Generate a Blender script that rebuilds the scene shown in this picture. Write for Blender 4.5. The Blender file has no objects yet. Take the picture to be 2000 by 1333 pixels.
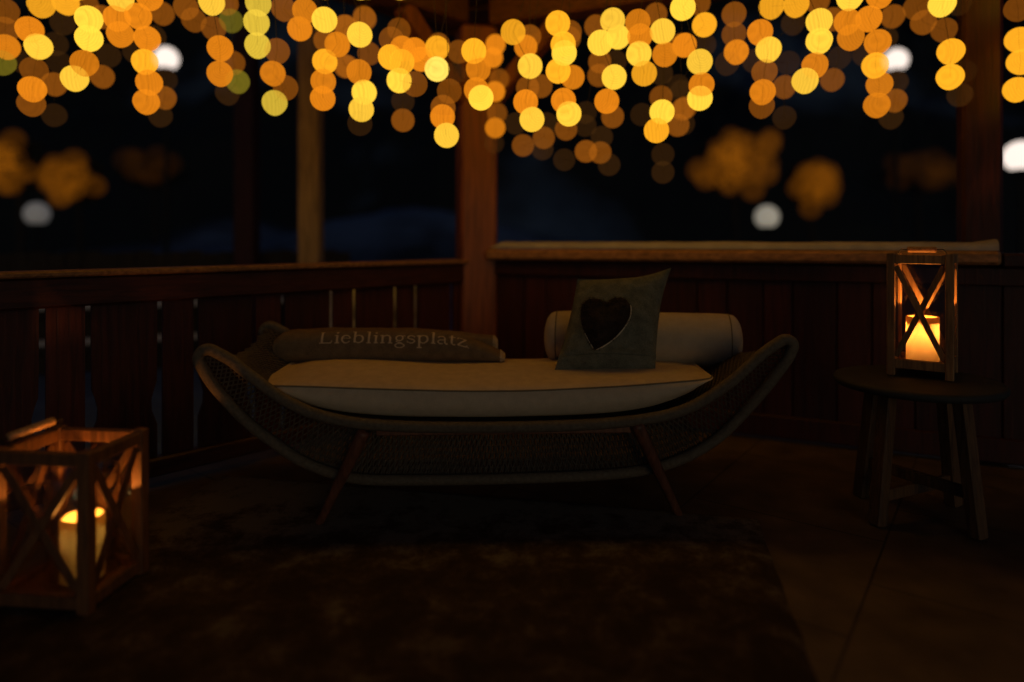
import bpy, math, random
from mathutils import Vector, Matrix, noise
random.seed(7)
R = math.radians
SC = bpy.context.scene
COL = SC.collection

# ------------------------------------------------------------------ camera
H = 0.94                 # eye height
F = 1307.0               # focal length in units of 1/2000 of the picture width
cam_d = bpy.data.cameras.new('camera'); cam = bpy.data.objects.new('camera', cam_d); COL.objects.link(cam)
cam.location = (0, 0, H); cam.rotation_euler = (R(90), 0, 0)
cam_d.sensor_width = 36; cam_d.lens = F / 2000 * 36
cam_d.shift_y = -(666.5 - 470) / 2000
cam_d.clip_start = 0.05; cam_d.clip_end = 600
cam_d.dof.use_dof = True; cam_d.dof.focus_distance = 2.3
cam_d.dof.aperture_fstop = (cam_d.lens / 1000) / 0.045
SC.camera = cam

# ------------------------------------------------------------------ sky, warm fill sun, exposure
SUN_EL, SUN_AZ = R(9), R(163)      # azimuth measured from +Y, clockwise: behind the camera
w = bpy.data.worlds.new('World'); SC.world = w; w.use_nodes = True
nt = w.node_tree; bg = nt.nodes['Background']
sky = nt.nodes.new('ShaderNodeTexSky'); sky.sky_type = 'NISHITA'; sky.sun_disc = False
sky.sun_elevation = SUN_EL; sky.sun_rotation = SUN_AZ
tint = nt.nodes.new('ShaderNodeMix'); tint.data_type = 'RGBA'; tint.blend_type = 'MULTIPLY'
tint.inputs['Factor'].default_value = 1.0
tint.inputs[7].default_value = (0.22, 0.55, 1.15, 1)
nt.links.new(sky.outputs[0], tint.inputs[6]); nt.links.new(tint.outputs[2], bg.inputs['Color'])
bg.inputs['Strength'].default_value = 0.0105
sun_d = bpy.data.lights.new('warm_fill', 'SUN'); sun_d.energy = 0.11; sun_d.angle = R(25); sun_d.color = (1.0, 0.64, 0.30)  # added warm fill from behind the camera, brightens the front faces
sun = bpy.data.objects.new('warm_fill', sun_d); COL.objects.link(sun)
sdir = Vector((math.sin(SUN_AZ) * math.cos(SUN_EL), math.cos(SUN_AZ) * math.cos(SUN_EL), math.sin(SUN_EL)))
sun.rotation_euler = sdir.to_track_quat('Z', 'Y').to_euler(); sun.location = sdir * 20
SC.view_settings.view_transform = 'Standard'; SC.view_settings.look = 'None'
SC.view_settings.gamma = 1; SC.view_settings.exposure = 0
SC.cycles.use_denoising = True
SC.cycles.sample_clamp_indirect = 2.0
SC.cycles.max_bounces = 8; SC.cycles.transparent_max_bounces = 40

# ------------------------------------------------------------------ helpers
def P(px, py, Y):
    """a point at depth Y seen at (px, py) of the 2000 x 1333 picture"""
    return Vector(((px - 1000) / F * Y, Y, H - (py - 470) / F * Y))

class MB:
    def __init__(s): s.v = []; s.f = []
    def add(s, vs, fs):
        n = len(s.v); s.v += [tuple(x) for x in vs]; s.f += [tuple(i + n for i in q) for q in fs]
    def box(s, c, size, m=None, ch=0.0):
        """box, optionally with chamfered long edges (ch), m a 3x3 rotation"""
        x, y, z = [q / 2 for q in size]
        if ch:
            prof = [(-x + ch, -y), (x - ch, -y), (x, -y + ch), (x, y - ch), (x - ch, y), (-x + ch, y), (-x, y - ch), (-x, -y + ch)]
            k = len(prof); lv = [(-z, 1 - ch / max(x, y)), (-z + ch, 1), (z - ch, 1), (z, 1 - ch / max(x, y))]
            vs = [Vector((a * q, b * q, h)) for h, q in lv for a, b in prof]
            fs = [tuple(range(k))[::-1], tuple(range(3 * k, 4 * k))]
            for l in range(3):
                for i in range(k):
                    j = (i + 1) % k; fs.append((l * k + i, l * k + j, (l + 1) * k + j, (l + 1) * k + i))
        else:
            vs = [Vector((a, b, d)) for d in (-z, z) for a, b in ((-x, -y), (x, -y), (x, y), (-x, y))]
            fs = [(3, 2, 1, 0), (4, 5, 6, 7), (0, 1, 5, 4), (1, 2, 6, 5), (2, 3, 7, 6), (3, 0, 4, 7)]
        c = Vector(c)
        s.add([(m @ q if m else q) + c for q in vs], fs); return s
    def bar(s, a, b, wid, thk, side, ch=0.0, over=0.0):
        """straight bar a to b; side = direction of its width"""
        a, b = Vector(a), Vector(b); d = (b - a); L = d.length; d.normalize()
        sd = Vector(side); sd = (sd - d * sd.dot(d)).normalized(); n = d.cross(sd)
        m = Matrix((sd, n, d)).transposed()
        return s.box((a + b) / 2, (wid, thk, L + 2 * over), m, ch)
    def tube(s, pts, r, n=8, closed=False, caps=True):
        pts = [Vector(p) for p in pts]; k = len(pts)
        rr = r if isinstance(r, (list, tuple)) else [r] * k
        up = None; rings = []
        for i, p in enumerate(pts):
            if closed: t = pts[(i + 1) % k] - pts[i - 1]
            else: t = pts[min(i + 1, k - 1)] - pts[max(i - 1, 0)]
            t.normalize()
            if up is None: up = Vector((0, 0, 1)) if abs(t.z) < .9 else Vector((0, 1, 0))
            up = (up - t * up.dot(t))
            if up.length < 1e-6: up = t.orthogonal()
            up.normalize(); sd = t.cross(up)
            rings.append([p + (up * math.cos(2 * math.pi * j / n) + sd * math.sin(2 * math.pi * j / n)) * rr[i] for j in range(n)])
        vs = [q for g in rings for q in g]; fs = []
        for i in range(k if closed else k - 1):
            i2 = (i + 1) % k
            for j in range(n):
                j2 = (j + 1) % n; fs.append((i * n + j, i * n + j2, i2 * n + j2, i2 * n + j))
        if caps and not closed:
            fs += [tuple(range(n))[::-1], tuple(range((k - 1) * n, k * n))]
        s.add(vs, fs); return s
    def lathe(s, prof, c=(0, 0, 0), n=32):
        c = Vector(c); vs = []; fs = []
        for r, z in prof:
            vs += [c + Vector((r * math.cos(2 * math.pi * j / n), r * math.sin(2 * math.pi * j / n), z)) for j in range(n)]
        for i in range(len(prof) - 1):
            for j in range(n):
                j2 = (j + 1) % n; fs.append((i * n + j, i * n + j2, (i + 1) * n + j2, (i + 1) * n + j))
        s.add(vs, fs); return s
    def grid(s, fn, nu, nv, closed_v=False):
        vs = [fn(i / nu, j / nv) for i in range(nu + 1) for j in range(nv if closed_v else nv + 1)]
        m = nv if closed_v else nv + 1; fs = []
        for i in range(nu):
            for j in range(nv):
                j2 = (j + 1) % m; fs.append((i * m + j, (i + 1) * m + j, (i + 1) * m + j2, i * m + j2))
        s.add(vs, fs); return s
    def build(s, name, mat, parent=None, smooth=False, loc=None):
        me = bpy.data.meshes.new(name); me.from_pydata(s.v, [], s.f); me.validate(); me.update()
        if mat: me.materials.append(mat)
        if smooth: me.polygons.foreach_set('use_smooth', [True] * len(me.polygons))
        o = bpy.data.objects.new(name, me); COL.objects.link(o)
        if parent is not None:
            o.parent = parent; o.matrix_parent_inverse = Matrix.Translation(-Vector(parent.location))
        return o

def tag(o, label=None, cat=None, group=None, kind=None):
    for k, v in (('label', label), ('category', cat), ('group', group), ('kind', kind)):
        if v: o[k] = v
    return o
def thing(name, label, cat, loc=(0, 0, 0), group=None, kind=None):
    o = bpy.data.objects.new(name, None); o.empty_display_size = .1; o.location = loc; COL.objects.link(o)
    return tag(o, label, cat, group, kind)
def lerp(a, b, t): return a + (b - a) * t
def sinterp(tab, x):
    """interp with the corners smoothed away"""
    return sum(interp(tab, x + d * .022) for d in (-2, -1, 0, 1, 2)) / 5
def interp(tab, x):
    if x <= tab[0][0]: return tab[0][1]
    for (a, p), (b, q) in zip(tab, tab[1:]):
        if x <= b: return lerp(p, q, (x - a) / (b - a))
    return tab[-1][1]
def spline(pts, n):
    """Catmull-Rom through pts (Vectors), n samples per span"""
    pts = [Vector(p) for p in pts]; q = [pts[0] * 2 - pts[1]] + pts + [pts[-1] * 2 - pts[-2]]; out = []
    for i in range(1, len(q) - 2):
        for k in range(n):
            t = k / n; a, b, c, d = q[i - 1], q[i], q[i + 1], q[i + 2]
            out.append(0.5 * ((2 * b) + (c - a) * t + (2 * a - 5 * b + 4 * c - d) * t * t + (3 * b - a - 3 * c + d) * t ** 3))
    return out + [pts[-1]]

# ------------------------------------------------------------------ materials
def mat(name):
    m = bpy.data.materials.new(name); m.use_nodes = True
    return m, m.node_tree.nodes, m.node_tree.links, m.node_tree.nodes['Principled BSDF']
def plain(name, col, rough=.6, metal=0, bump=0, bscale=200, var=.25, vscale=8, sheen=0):
    m, N, L, b = mat(name)
    tc = N.new('ShaderNodeTexCoord')
    nz = N.new('ShaderNodeTexNoise'); nz.inputs['Scale'].default_value = vscale; nz.inputs['Detail'].default_value = 5
    L.new(tc.outputs['Object'], nz.inputs['Vector'])
    cr = N.new('ShaderNodeValToRGB')
    cr.color_ramp.elements[0].position = .3; cr.color_ramp.elements[1].position = .7
    cr.color_ramp.elements[0].color = [c * (1 - var) for c in col] + [1]
    cr.color_ramp.elements[1].color = [min(1, c * (1 + var)) for c in col] + [1]
    L.new(nz.outputs['Fac'], cr.inputs['Fac']); L.new(cr.outputs['Color'], b.inputs['Base Color'])
    b.inputs['Roughness'].default_value = rough; b.inputs['Metallic'].default_value = metal
    if sheen: b.inputs['Sheen Weight'].default_value = sheen
    if bump:
        n2 = N.new('ShaderNodeTexNoise'); n2.inputs['Scale'].default_value = bscale; n2.inputs['Detail'].default_value = 4
        L.new(tc.outputs['Object'], n2.inputs['Vector'])
        bp = N.new('ShaderNodeBump'); bp.inputs['Strength'].default_value = bump; bp.inputs['Distance'].default_value = .004
        L.new(n2.outputs['Fac'], bp.inputs['Height']); L.new(bp.outputs['Normal'], b.inputs['Normal'])
    return m
def wood(name, col, stretch=(30, 30, 2), rough=.55, var=.45, bump=.4):
    m, N, L, b = mat(name)
    tc = N.new('ShaderNodeTexCoord'); mp = N.new('ShaderNodeMapping'); mp.inputs['Scale'].default_value = stretch
    L.new(tc.outputs['Object'], mp.inputs['Vector'])
    nz = N.new('ShaderNodeTexNoise'); nz.inputs['Scale'].default_value = 1.6; nz.inputs['Detail'].default_value = 8; nz.inputs['Distortion'].default_value = .8
    L.new(mp.outputs['Vector'], nz.inputs['Vector'])
    cr = N.new('ShaderNodeValToRGB')
    cr.color_ramp.elements[0].position = .3; cr.color_ramp.elements[1].position = .68
    cr.color_ramp.elements[0].color = [c * (1 - var) for c in col] + [1]
    cr.color_ramp.elements[1].color = [c * (1 + var) for c in col] + [1]
    oi = N.new('ShaderNodeObjectInfo'); mr = N.new('ShaderNodeMapRange'); mr.inputs[3].default_value = .68; mr.inputs[4].default_value = 1.32
    L.new(oi.outputs['Random'], mr.inputs[0]); vm = N.new('ShaderNodeVectorMath'); vm.operation = 'SCALE'
    ofs = N.new('ShaderNodeVectorMath'); ofs.operation = 'ADD'; L.new(mp.outputs['Vector'], ofs.inputs[0]); L.new(mr.outputs[0], ofs.inputs[1]); L.new(ofs.outputs[0], nz.inputs['Vector'])
    L.new(nz.outputs['Fac'], cr.inputs['Fac']); L.new(cr.outputs['Color'], vm.inputs[0]); L.new(mr.outputs[0], vm.inputs['Scale']); L.new(vm.outputs[0], b.inputs['Base Color'])
    b.inputs['Roughness'].default_value = rough
    bp = N.new('ShaderNodeBump'); bp.inputs['Strength'].default_value = bump; bp.inputs['Distance'].default_value = .003
    L.new(nz.outputs['Fac'], bp.inputs['Height']); L.new(bp.outputs['Normal'], b.inputs['Normal'])
    return m
def cloth(name, col, scale=420, var=.10, bump=.5, slub=30):
    """woven cloth: crossed thread waves plus slub noise"""
    m, N, L, b = mat(name)
    tc = N.new('ShaderNodeTexCoord')
    nz = N.new('ShaderNodeTexNoise'); nz.inputs['Scale'].default_value = scale; nz.inputs['Detail'].default_value = 2
    n2 = N.new('ShaderNodeTexNoise'); n2.inputs['Scale'].default_value = slub; n2.inputs['Detail'].default_value = 5
    for x in (nz, n2): L.new(tc.outputs['Object'], x.inputs['Vector'])
    ad = N.new('ShaderNodeMath'); ad.operation = 'ADD'; L.new(nz.outputs['Fac'], ad.inputs[0]); L.new(n2.outputs['Fac'], ad.inputs[1])
    cr = N.new('ShaderNodeMapRange'); cr.inputs[1].default_value = .7; cr.inputs[2].default_value = 1.3
    cr.inputs[3].default_value = 1 - var; cr.inputs[4].default_value = 1 + var
    L.new(ad.outputs[0], cr.inputs[0])
    mx = N.new('ShaderNodeVectorMath'); mx.operation = 'SCALE'; mx.inputs[0].default_value = col
    L.new(cr.outputs[0], mx.inputs['Scale']); L.new(mx.outputs[0], b.inputs['Base Color'])
    b.inputs['Roughness'].default_value = .9; b.inputs['Specular IOR Level'].default_value = .15
    bp = N.new('ShaderNodeBump'); bp.inputs['Strength'].default_value = bump; bp.inputs['Distance'].default_value = .003
    L.new(ad.outputs[0], bp.inputs['Height']); L.new(bp.outputs['Normal'], b.inputs['Normal'])
    return m
def glow_glass(name, col, strength, t, rim=.25):
    """thin lit globe glass: it gives off light and lets some of what is behind through"""
    m, N, L, b = mat(name); N.remove(b); out = N['Material Output']
    em = N.new('ShaderNodeEmission'); em.inputs['Color'].default_value = (*col, 1)
    lw = N.new('ShaderNodeLayerWeight'); lw.inputs['Blend'].default_value = .25
    mr = N.new('ShaderNodeMapRange'); mr.inputs[1].default_value = .55; mr.inputs[2].default_value = 1
    mr.inputs[3].default_value = strength / (1 + t); mr.inputs[4].default_value = strength / (1 + t) * (1 + rim)
    L.new(lw.outputs['Facing'], mr.inputs[0])
    oi = N.new('ShaderNodeObjectInfo'); m2 = N.new('ShaderNodeMapRange'); m2.inputs[3].default_value = .78; m2.inputs[4].default_value = 1.12; L.new(oi.outputs['Random'], m2.inputs[0])
    tc = N.new('ShaderNodeTexCoord'); wv = N.new('ShaderNodeTexWave'); wv.wave_type = 'RINGS'; wv.rings_direction = 'SPHERICAL'; wv.inputs['Scale'].default_value = 34; wv.inputs['Distortion'].default_value = 2.5; wv.inputs['Detail'].default_value = 2  # rings of the lens blur put into the glow's strength
    mp = N.new('ShaderNodeMapping'); mp.inputs['Location'].default_value = (.012, .05, -.008); L.new(tc.outputs['Object'], mp.inputs['Vector']); L.new(mp.outputs['Vector'], wv.inputs['Vector'])
    m3 = N.new('ShaderNodeMapRange'); m3.inputs[3].default_value = .90; m3.inputs[4].default_value = 1.08; L.new(wv.outputs['Fac'], m3.inputs[0])
    u1 = N.new('ShaderNodeMath'); u1.operation = 'MULTIPLY'; L.new(mr.outputs[0], u1.inputs[0]); L.new(m2.outputs[0], u1.inputs[1])
    u2 = N.new('ShaderNodeMath'); u2.operation = 'MULTIPLY'; L.new(u1.outputs[0], u2.inputs[0]); L.new(m3.outputs[0], u2.inputs[1]); L.new(u2.outputs[0], em.inputs['Strength'])
    tr = N.new('ShaderNodeBsdfTransparent'); tr.inputs['Color'].default_value = (t, t, t, 1)
    ad = N.new('ShaderNodeAddShader'); L.new(em.outputs[0], ad.inputs[0]); L.new(tr.outputs[0], ad.inputs[1])
    L.new(ad.outputs[0], out.inputs['Surface']); return m
def emit(name, col, s):
    m, N, L, b = mat(name); b.inputs['Base Color'].default_value = (*col, 1)
    b.inputs['Emission Color'].default_value = (*col, 1); b.inputs['Emission Strength'].default_value = s; return m
def pane_glass(name, tintc=(.96, .96, .94), refl=1.0):
    m, N, L, b = mat(name); N.remove(b); out = N['Material Output']
    tr = N.new('ShaderNodeBsdfTransparent'); tr.inputs['Color'].default_value = (*tintc, 1)
    gl = N.new('ShaderNodeBsdfGlossy'); gl.inputs['Roughness'].default_value = .02
    lw = N.new('ShaderNodeLayerWeight'); lw.inputs['Blend'].default_value = .5
    pw = N.new('ShaderNodeMath'); pw.operation = 'POWER'; pw.inputs[1].default_value = 5; L.new(lw.outputs['Facing'], pw.inputs[0])
    ml = N.new('ShaderNodeMath'); ml.operation = 'MULTIPLY_ADD'; ml.inputs[1].default_value = .8 * refl; ml.inputs[2].default_value = .042 * refl; ml.use_clamp = True
    L.new(pw.outputs[0], ml.inputs[0])
    mx = N.new('ShaderNodeMixShader'); L.new(ml.outputs[0], mx.inputs[0]); L.new(tr.outputs[0], mx.inputs[1]); L.new(gl.outputs[0], mx.inputs[2])
    L.new(mx.outputs[0], out.inputs['Surface']); return m
def wax(name, col, tcol):
    m, N, L, b = mat(name); out = N['Material Output']
    b.inputs['Base Color'].default_value = (*col, 1); b.inputs['Roughness'].default_value = .5
    tl = N.new('ShaderNodeBsdfTranslucent'); tl.inputs['Color'].default_value = (*tcol, 1)
    mx = N.new('ShaderNodeMixShader'); mx.inputs[0].default_value = .6
    L.new(b.outputs[0], mx.inputs[1]); L.new(tl.outputs[0], mx.inputs[2]); L.new(mx.outputs[0], out.inputs['Surface']); return m

M = {}
M['red'] = wood('red_brown_boards', (.052, .011, .006), (40, 40, 2.5), .5)
M['redrail'] = wood('red_brown_rail', (.060, .016, .008), (4, 4, 40), .45)
M['post'] = wood('stained_post', (.17, .050, .015), (30, 30, 2), .5)
M['tanpost'] = wood('tan_post', (.40, .26, .11), (24, 24, 2), .6)
M['rail'] = wood('warm_rail', (.30, .15, .06), (6, 40, 40), .45)
M['ceil'] = wood('ceiling_boards', (.10, .035, .016), (3, 30, 30), .6)
M['dark'] = wood('dark_fence', (.02, .016, .012), (30, 30, 2), .8)
M['leg'] = wood('walnut_leg', (.16, .06, .03), (40, 40, 5), .45)
M['shadewood'] = wood('shaded_lantern_wood', (.17, .07, .022), (60, 60, 5), .6)  # unlit front's darkness and candle's orange put into the lantern wood's colour
M['oldwood'] = wood('weathered_oak', (.27, .145, .06), (60, 60, 5), .6)
M['stoolleg'] = wood('stool_leg', (.11, .056, .022), (60, 60, 5), .6)
M['handle'] = wood('handle_wood', (.45, .26, .12), (20, 120, 120), .5)
M['stooltop'] = plain('slate_top', (.026, .028, .026), .7, bump=.25, bscale=60, var=.3)
M['rope'] = plain('rope', (.10, .082, .058), .8, bump=.4, bscale=300, var=.3, vscale=60)
M['ropeframe'] = plain('wrapped_frame', (.145, .115, .08), .75, bump=.8, bscale=260, var=.25, vscale=90)
M['cream'] = cloth('cream_linen', (.66, .53, .37))
M['bolster'] = cloth('bolster_linen', (.56, .47, .34))
M['piping'] = cloth('piping', (.22, .18, .12))
M['grey'] = cloth('grey_felt', (.165, .17, .128), 260, .35, .9)
M['throw'] = cloth('taupe_throw', (.19, .135, .08), 220, .22, .7)
M['letters'] = cloth('woven_letters', (.66, .50, .32), 300, .1)
M['stitch'] = cloth('cream_thread', (.55, .44, .30), 300, .1)
M['fur'] = plain('brown_fur', (.035, .022, .014), .95, bump=1, bscale=160, var=.5, vscale=40)
M['trim'] = cloth('white_trim', (.75, .68, .52), 300, .1)
M['metal'] = plain('black_iron', (.02, .02, .02), .45, .8)
M['cable'] = plain('black_cable', (.012, .012, .012), .7)
M['glass'] = pane_glass('lantern_glass', refl=1.9)
M['mirrorpane'] = pane_glass('lantern_glass_clear', refl=3.6)
M['hurricane'] = pane_glass('hurricane_glass', refl=2.6)
M['wax'] = wax('ivory_wax', (.50, .36, .18), (.96, .66, .30))
M['palewax'] = wax('pale_wax', (.55, .46, .28), (1.0, .86, .50))
M['flame'] = emit('flame', (1, .62, .2), 1.6)
M['lampwhite'] = emit('lamp_white', (1, .84, .74), 1.15)
M['lampgrey'] = emit('lamp_grey', (1, .9, .7), .24)
M['lampdim'] = emit('lamp_dim', (1, .93, .84), .068)
M['fairy'] = glow_glass('fairy_amber', (1, .29, .012), .046, .90, 1.1)
M['fairydim'] = glow_glass('fairy_amber_dim', (1, .30, .03), .007, .94, .3)
M['bark'] = plain('bark', (.03, .022, .015), .9, bump=.6, bscale=30)
M['leafdark'] = plain('night_foliage', (.02, .022, .012), .8)

# floor: large staggered stone tiles, laid at an angle
def tile_floor():
    m, N, L, b = mat('stone_tiles')
    tc = N.new('ShaderNodeTexCoord'); mp = N.new('ShaderNodeMapping')
    mp.inputs['Rotation'].default_value = (0, 0, R(-54)); mp.inputs['Location'].default_value = (.11, .335, 0)
    L.new(tc.outputs['Object'], mp.inputs['Vector'])
    br = N.new('ShaderNodeTexBrick'); br.offset = .5
    br.inputs['Scale'].default_value = 1; br.inputs['Brick Width'].default_value = .62; br.inputs['Row Height'].default_value = .62
    br.inputs['Mortar Size'].default_value = .004; br.inputs['Mortar Smooth'].default_value = .1
    br.inputs['Color1'].default_value = (.125, .088, .051, 1); br.inputs['Color2'].default_value = (.142, .10, .06, 1)
    br.inputs['Mortar'].default_value = (.05, .036, .024, 1)
    L.new(mp.outputs['Vector'], br.inputs['Vector'])
    nz = N.new('ShaderNodeTexNoise'); nz.inputs['Scale'].default_value = 7; nz.inputs['Detail'].default_value = 8
    L.new(tc.outputs['Object'], nz.inputs['Vector'])
    mr = N.new('ShaderNodeMapRange'); mr.inputs[1].default_value = .3; mr.inputs[2].default_value = .7; mr.inputs[3].default_value = .6; mr.inputs[4].default_value = 1.35
    L.new(nz.outputs['Fac'], mr.inputs[0])
    vm = N.new('ShaderNodeVectorMath'); vm.operation = 'SCALE'; L.new(br.outputs['Color'], vm.inputs[0]); L.new(mr.outputs[0], vm.inputs['Scale'])
    L.new(vm.outputs[0], b.inputs['Base Color'])
    b.inputs['Roughness'].default_value = .46
    bp = N.new('ShaderNodeBump'); bp.inputs['Strength'].default_value = .4; bp.inputs['Distance'].default_value = .003
    iv = N.new('ShaderNodeMath'); iv.operation = 'SUBTRACT'; L.new(nz.outputs['Fac'], iv.inputs[0]); L.new(br.outputs['Fac'], iv.inputs[1])
    L.new(iv.outputs[0], bp.inputs['Height']); L.new(bp.outputs['Normal'], b.inputs['Normal']); return m
def rug_mat():
    m, N, L, b = mat('faded_rug')
    tc = N.new('ShaderNodeTexCoord')
    n1 = N.new('ShaderNodeTexNoise'); n1.inputs['Scale'].default_value = 8; n1.inputs['Detail'].default_value = 12; n1.inputs['Roughness'].default_value = .78; n1.inputs['Distortion'].default_value = .25
    n2 = N.new('ShaderNodeTexVoronoi'); n2.inputs['Scale'].default_value = 9
    n3 = N.new('ShaderNodeTexNoise'); n3.inputs['Scale'].default_value = 160; n3.inputs['Detail'].default_value = 3
    for x in (n1, n2, n3): L.new(tc.outputs['Object'], x.inputs['Vector'])
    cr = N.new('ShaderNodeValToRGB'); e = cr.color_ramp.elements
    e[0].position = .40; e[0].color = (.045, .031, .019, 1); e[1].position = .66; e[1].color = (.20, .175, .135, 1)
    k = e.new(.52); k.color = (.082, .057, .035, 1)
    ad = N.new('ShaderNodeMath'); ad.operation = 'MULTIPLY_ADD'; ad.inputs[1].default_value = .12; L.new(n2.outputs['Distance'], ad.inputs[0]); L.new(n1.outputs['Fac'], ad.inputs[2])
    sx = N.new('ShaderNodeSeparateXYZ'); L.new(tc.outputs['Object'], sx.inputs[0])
    ylit = N.new('ShaderNodeMapRange'); ylit.inputs[1].default_value = 1.85; ylit.inputs[2].default_value = 2.35; ylit.inputs[3].default_value = -.10; ylit.inputs[4].default_value = .11; L.new(sx.outputs['Y'], ylit.inputs[0])  # paler by the daybed, darker in front: floor light put into the worn grey
    a2 = N.new('ShaderNodeMath'); a2.operation = 'ADD'; L.new(ad.outputs[0], a2.inputs[0]); L.new(ylit.outputs[0], a2.inputs[1])
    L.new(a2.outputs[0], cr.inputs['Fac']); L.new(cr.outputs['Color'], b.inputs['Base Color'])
    b.inputs['Roughness'].default_value = .95; b.inputs['Specular IOR Level'].default_value = .1
    bp = N.new('ShaderNodeBump'); bp.inputs['Strength'].default_value = .7; bp.inputs['Distance'].default_value = .003
    L.new(n3.outputs['Fac'], bp.inputs['Height']); L.new(bp.outputs['Normal'], b.inputs['Normal']); return m
def snow_mat(name, col, patch=None, scale=.12, lo=.5, hi=.62):
    m, N, L, b = mat(name)
    tc = N.new('ShaderNodeTexCoord')
    nz = N.new('ShaderNodeTexNoise'); nz.inputs['Scale'].default_value = scale; nz.inputs['Detail'].default_value = 8
    L.new(tc.outputs['Object'], nz.inputs['Vector'])
    cr = N.new('ShaderNodeValToRGB'); e = cr.color_ramp.elements
    e[0].position = lo; e[1].position = hi; e[0].color = (*(patch or [c * .85 for c in col]), 1); e[1].color = (*col, 1)
    L.new(nz.outputs['Fac'], cr.inputs['Fac']); L.new(cr.outputs['Color'], b.inputs['Base Color'])
    b.inputs['Roughness'].default_value = .8
    n2 = N.new('ShaderNodeTexNoise'); n2.inputs['Scale'].default_value = 14; n2.inputs['Detail'].default_value = 6; L.new(tc.outputs['Object'], n2.inputs['Vector'])
    bp = N.new('ShaderNodeBump'); bp.inputs['Strength'].default_value = .5; bp.inputs['Distance'].default_value = .02
    L.new(n2.outputs['Fac'], bp.inputs['Height']); L.new(bp.outputs['Normal'], b.inputs['Normal']); return m
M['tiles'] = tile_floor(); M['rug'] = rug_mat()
M['snow'] = snow_mat('snow', (.62, .70, .80), scale=1.5)  # slight blue of shaded snow put into its colour
M['heapsnow'] = snow_mat('old_snow', (.66, .72, .80), (.30, .32, .34), 9, .38, .55)
M['bluesnow'] = snow_mat('blue_tinted_snow', (.17, .29, .46), (.10, .17, .27), 1.2)  # dusk-blue light put into the colour of the ground snow
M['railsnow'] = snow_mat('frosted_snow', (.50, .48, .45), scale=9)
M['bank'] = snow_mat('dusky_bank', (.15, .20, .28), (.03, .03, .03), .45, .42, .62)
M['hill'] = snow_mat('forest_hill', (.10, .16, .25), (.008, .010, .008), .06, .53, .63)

# ------------------------------------------------------------------ the setting: walls of the pavilion
C = Vector((-.204, 3.80, 0))                       # corner
DL = Vector((-.9456, -1, 0)).normalized()          # along the left wall, towards the camera
DR = Vector((1.703, -.782, 0)).normalized()        # along the right wall
NL = Vector((DL.y, -DL.x, 0))                      # outward normals
if NL.y < 0: NL = -NL
NR = Vector((-DR.y, DR.x, 0))
UP = Vector((0, 0, 1))

# ground, floor
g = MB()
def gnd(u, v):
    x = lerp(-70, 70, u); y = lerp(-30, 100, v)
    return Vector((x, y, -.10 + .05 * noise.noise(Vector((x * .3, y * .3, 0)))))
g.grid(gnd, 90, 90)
tag(g.build('ground', M['bluesnow'], smooth=True), kind='structure')
def offset_corner(d):
    # intersection of the two wall lines moved outward by d
    a = C + NL * d; b = C + NR * d
    den = DL.x * DR.y - DL.y * DR.x; t = ((b.x - a.x) * DR.y - (b.y - a.y) * DR.x) / den
    return a + DL * t
fc = offset_corner(.30)
poly = [fc, fc + DL * 6.2, Vector((-3.6, -2.4, 0)), Vector((4.4, -2.4, 0)), fc + DR * 4.9]
g = MB(); n = len(poly)
g.add([Vector((p.x, p.y, -.25)) for p in poly] + [Vector((p.x, p.y, 0)) for p in poly],
      [tuple(range(n, 2 * n))] + [(i, n + i, n + (i + 1) % n, (i + 1) % n) for i in range(n)])
fl = g.build('floor', M['tiles']); tag(fl, kind='structure')

# roof with ceiling boards, wall plates and braces
roof = thing('pavilion_roof', 'dark wooden pavilion roof over the terrace, its eaves meeting above the corner post', 'roof', C + UP * 2.3)
rc = offset_corner(.72)
poly = [rc, rc + DL * 6.2, Vector((-3.9, -1.6, 0)), Vector((4.6, -1.6, 0)), rc + DR * 4.9]
top = Vector((.3, .9, 3.6)); g = MB(); n = len(poly)
g.add([Vector((p.x, p.y, 2.36)) for p in poly] + [Vector((p.x, p.y, 2.50)) for p in poly] + [top],
      [tuple(range(n))[::-1]] + [(i, (i + 1) % n, n + (i + 1) % n, n + i) for i in range(n)] + [(n + i, n + (i + 1) % n, 2 * n) for i in range(n)])
g.build('ceiling', M['ceil'], roof)
g = MB()
for k in range(0, 26):
    p = rc + DL * (k * .18 + .1); q = p + (DR * 4.0)
    if k % 2 == 0: g.bar(p + UP * 2.345 - NL * .02, p + DR * 4.2 + UP * 2.345, .10, .025, DL)
g.build('ceiling_boards', M['ceil'], roof)
for D, N_ in ((DL, NL), (DR, NR)):
    g = MB(); a = C + D * .11; g.bar(a + UP * 2.22, a + D * 3.9 + UP * 2.22, .13, .17, N_, .012); g.build('wall_plate', M['ceil'], roof)
    g = MB(); g.bar(C + D * .10 + UP * 1.72, C + D * .52 + UP * 2.14, .09, .09, N_, .01); g.build('brace', M['post'], roof)

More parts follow.
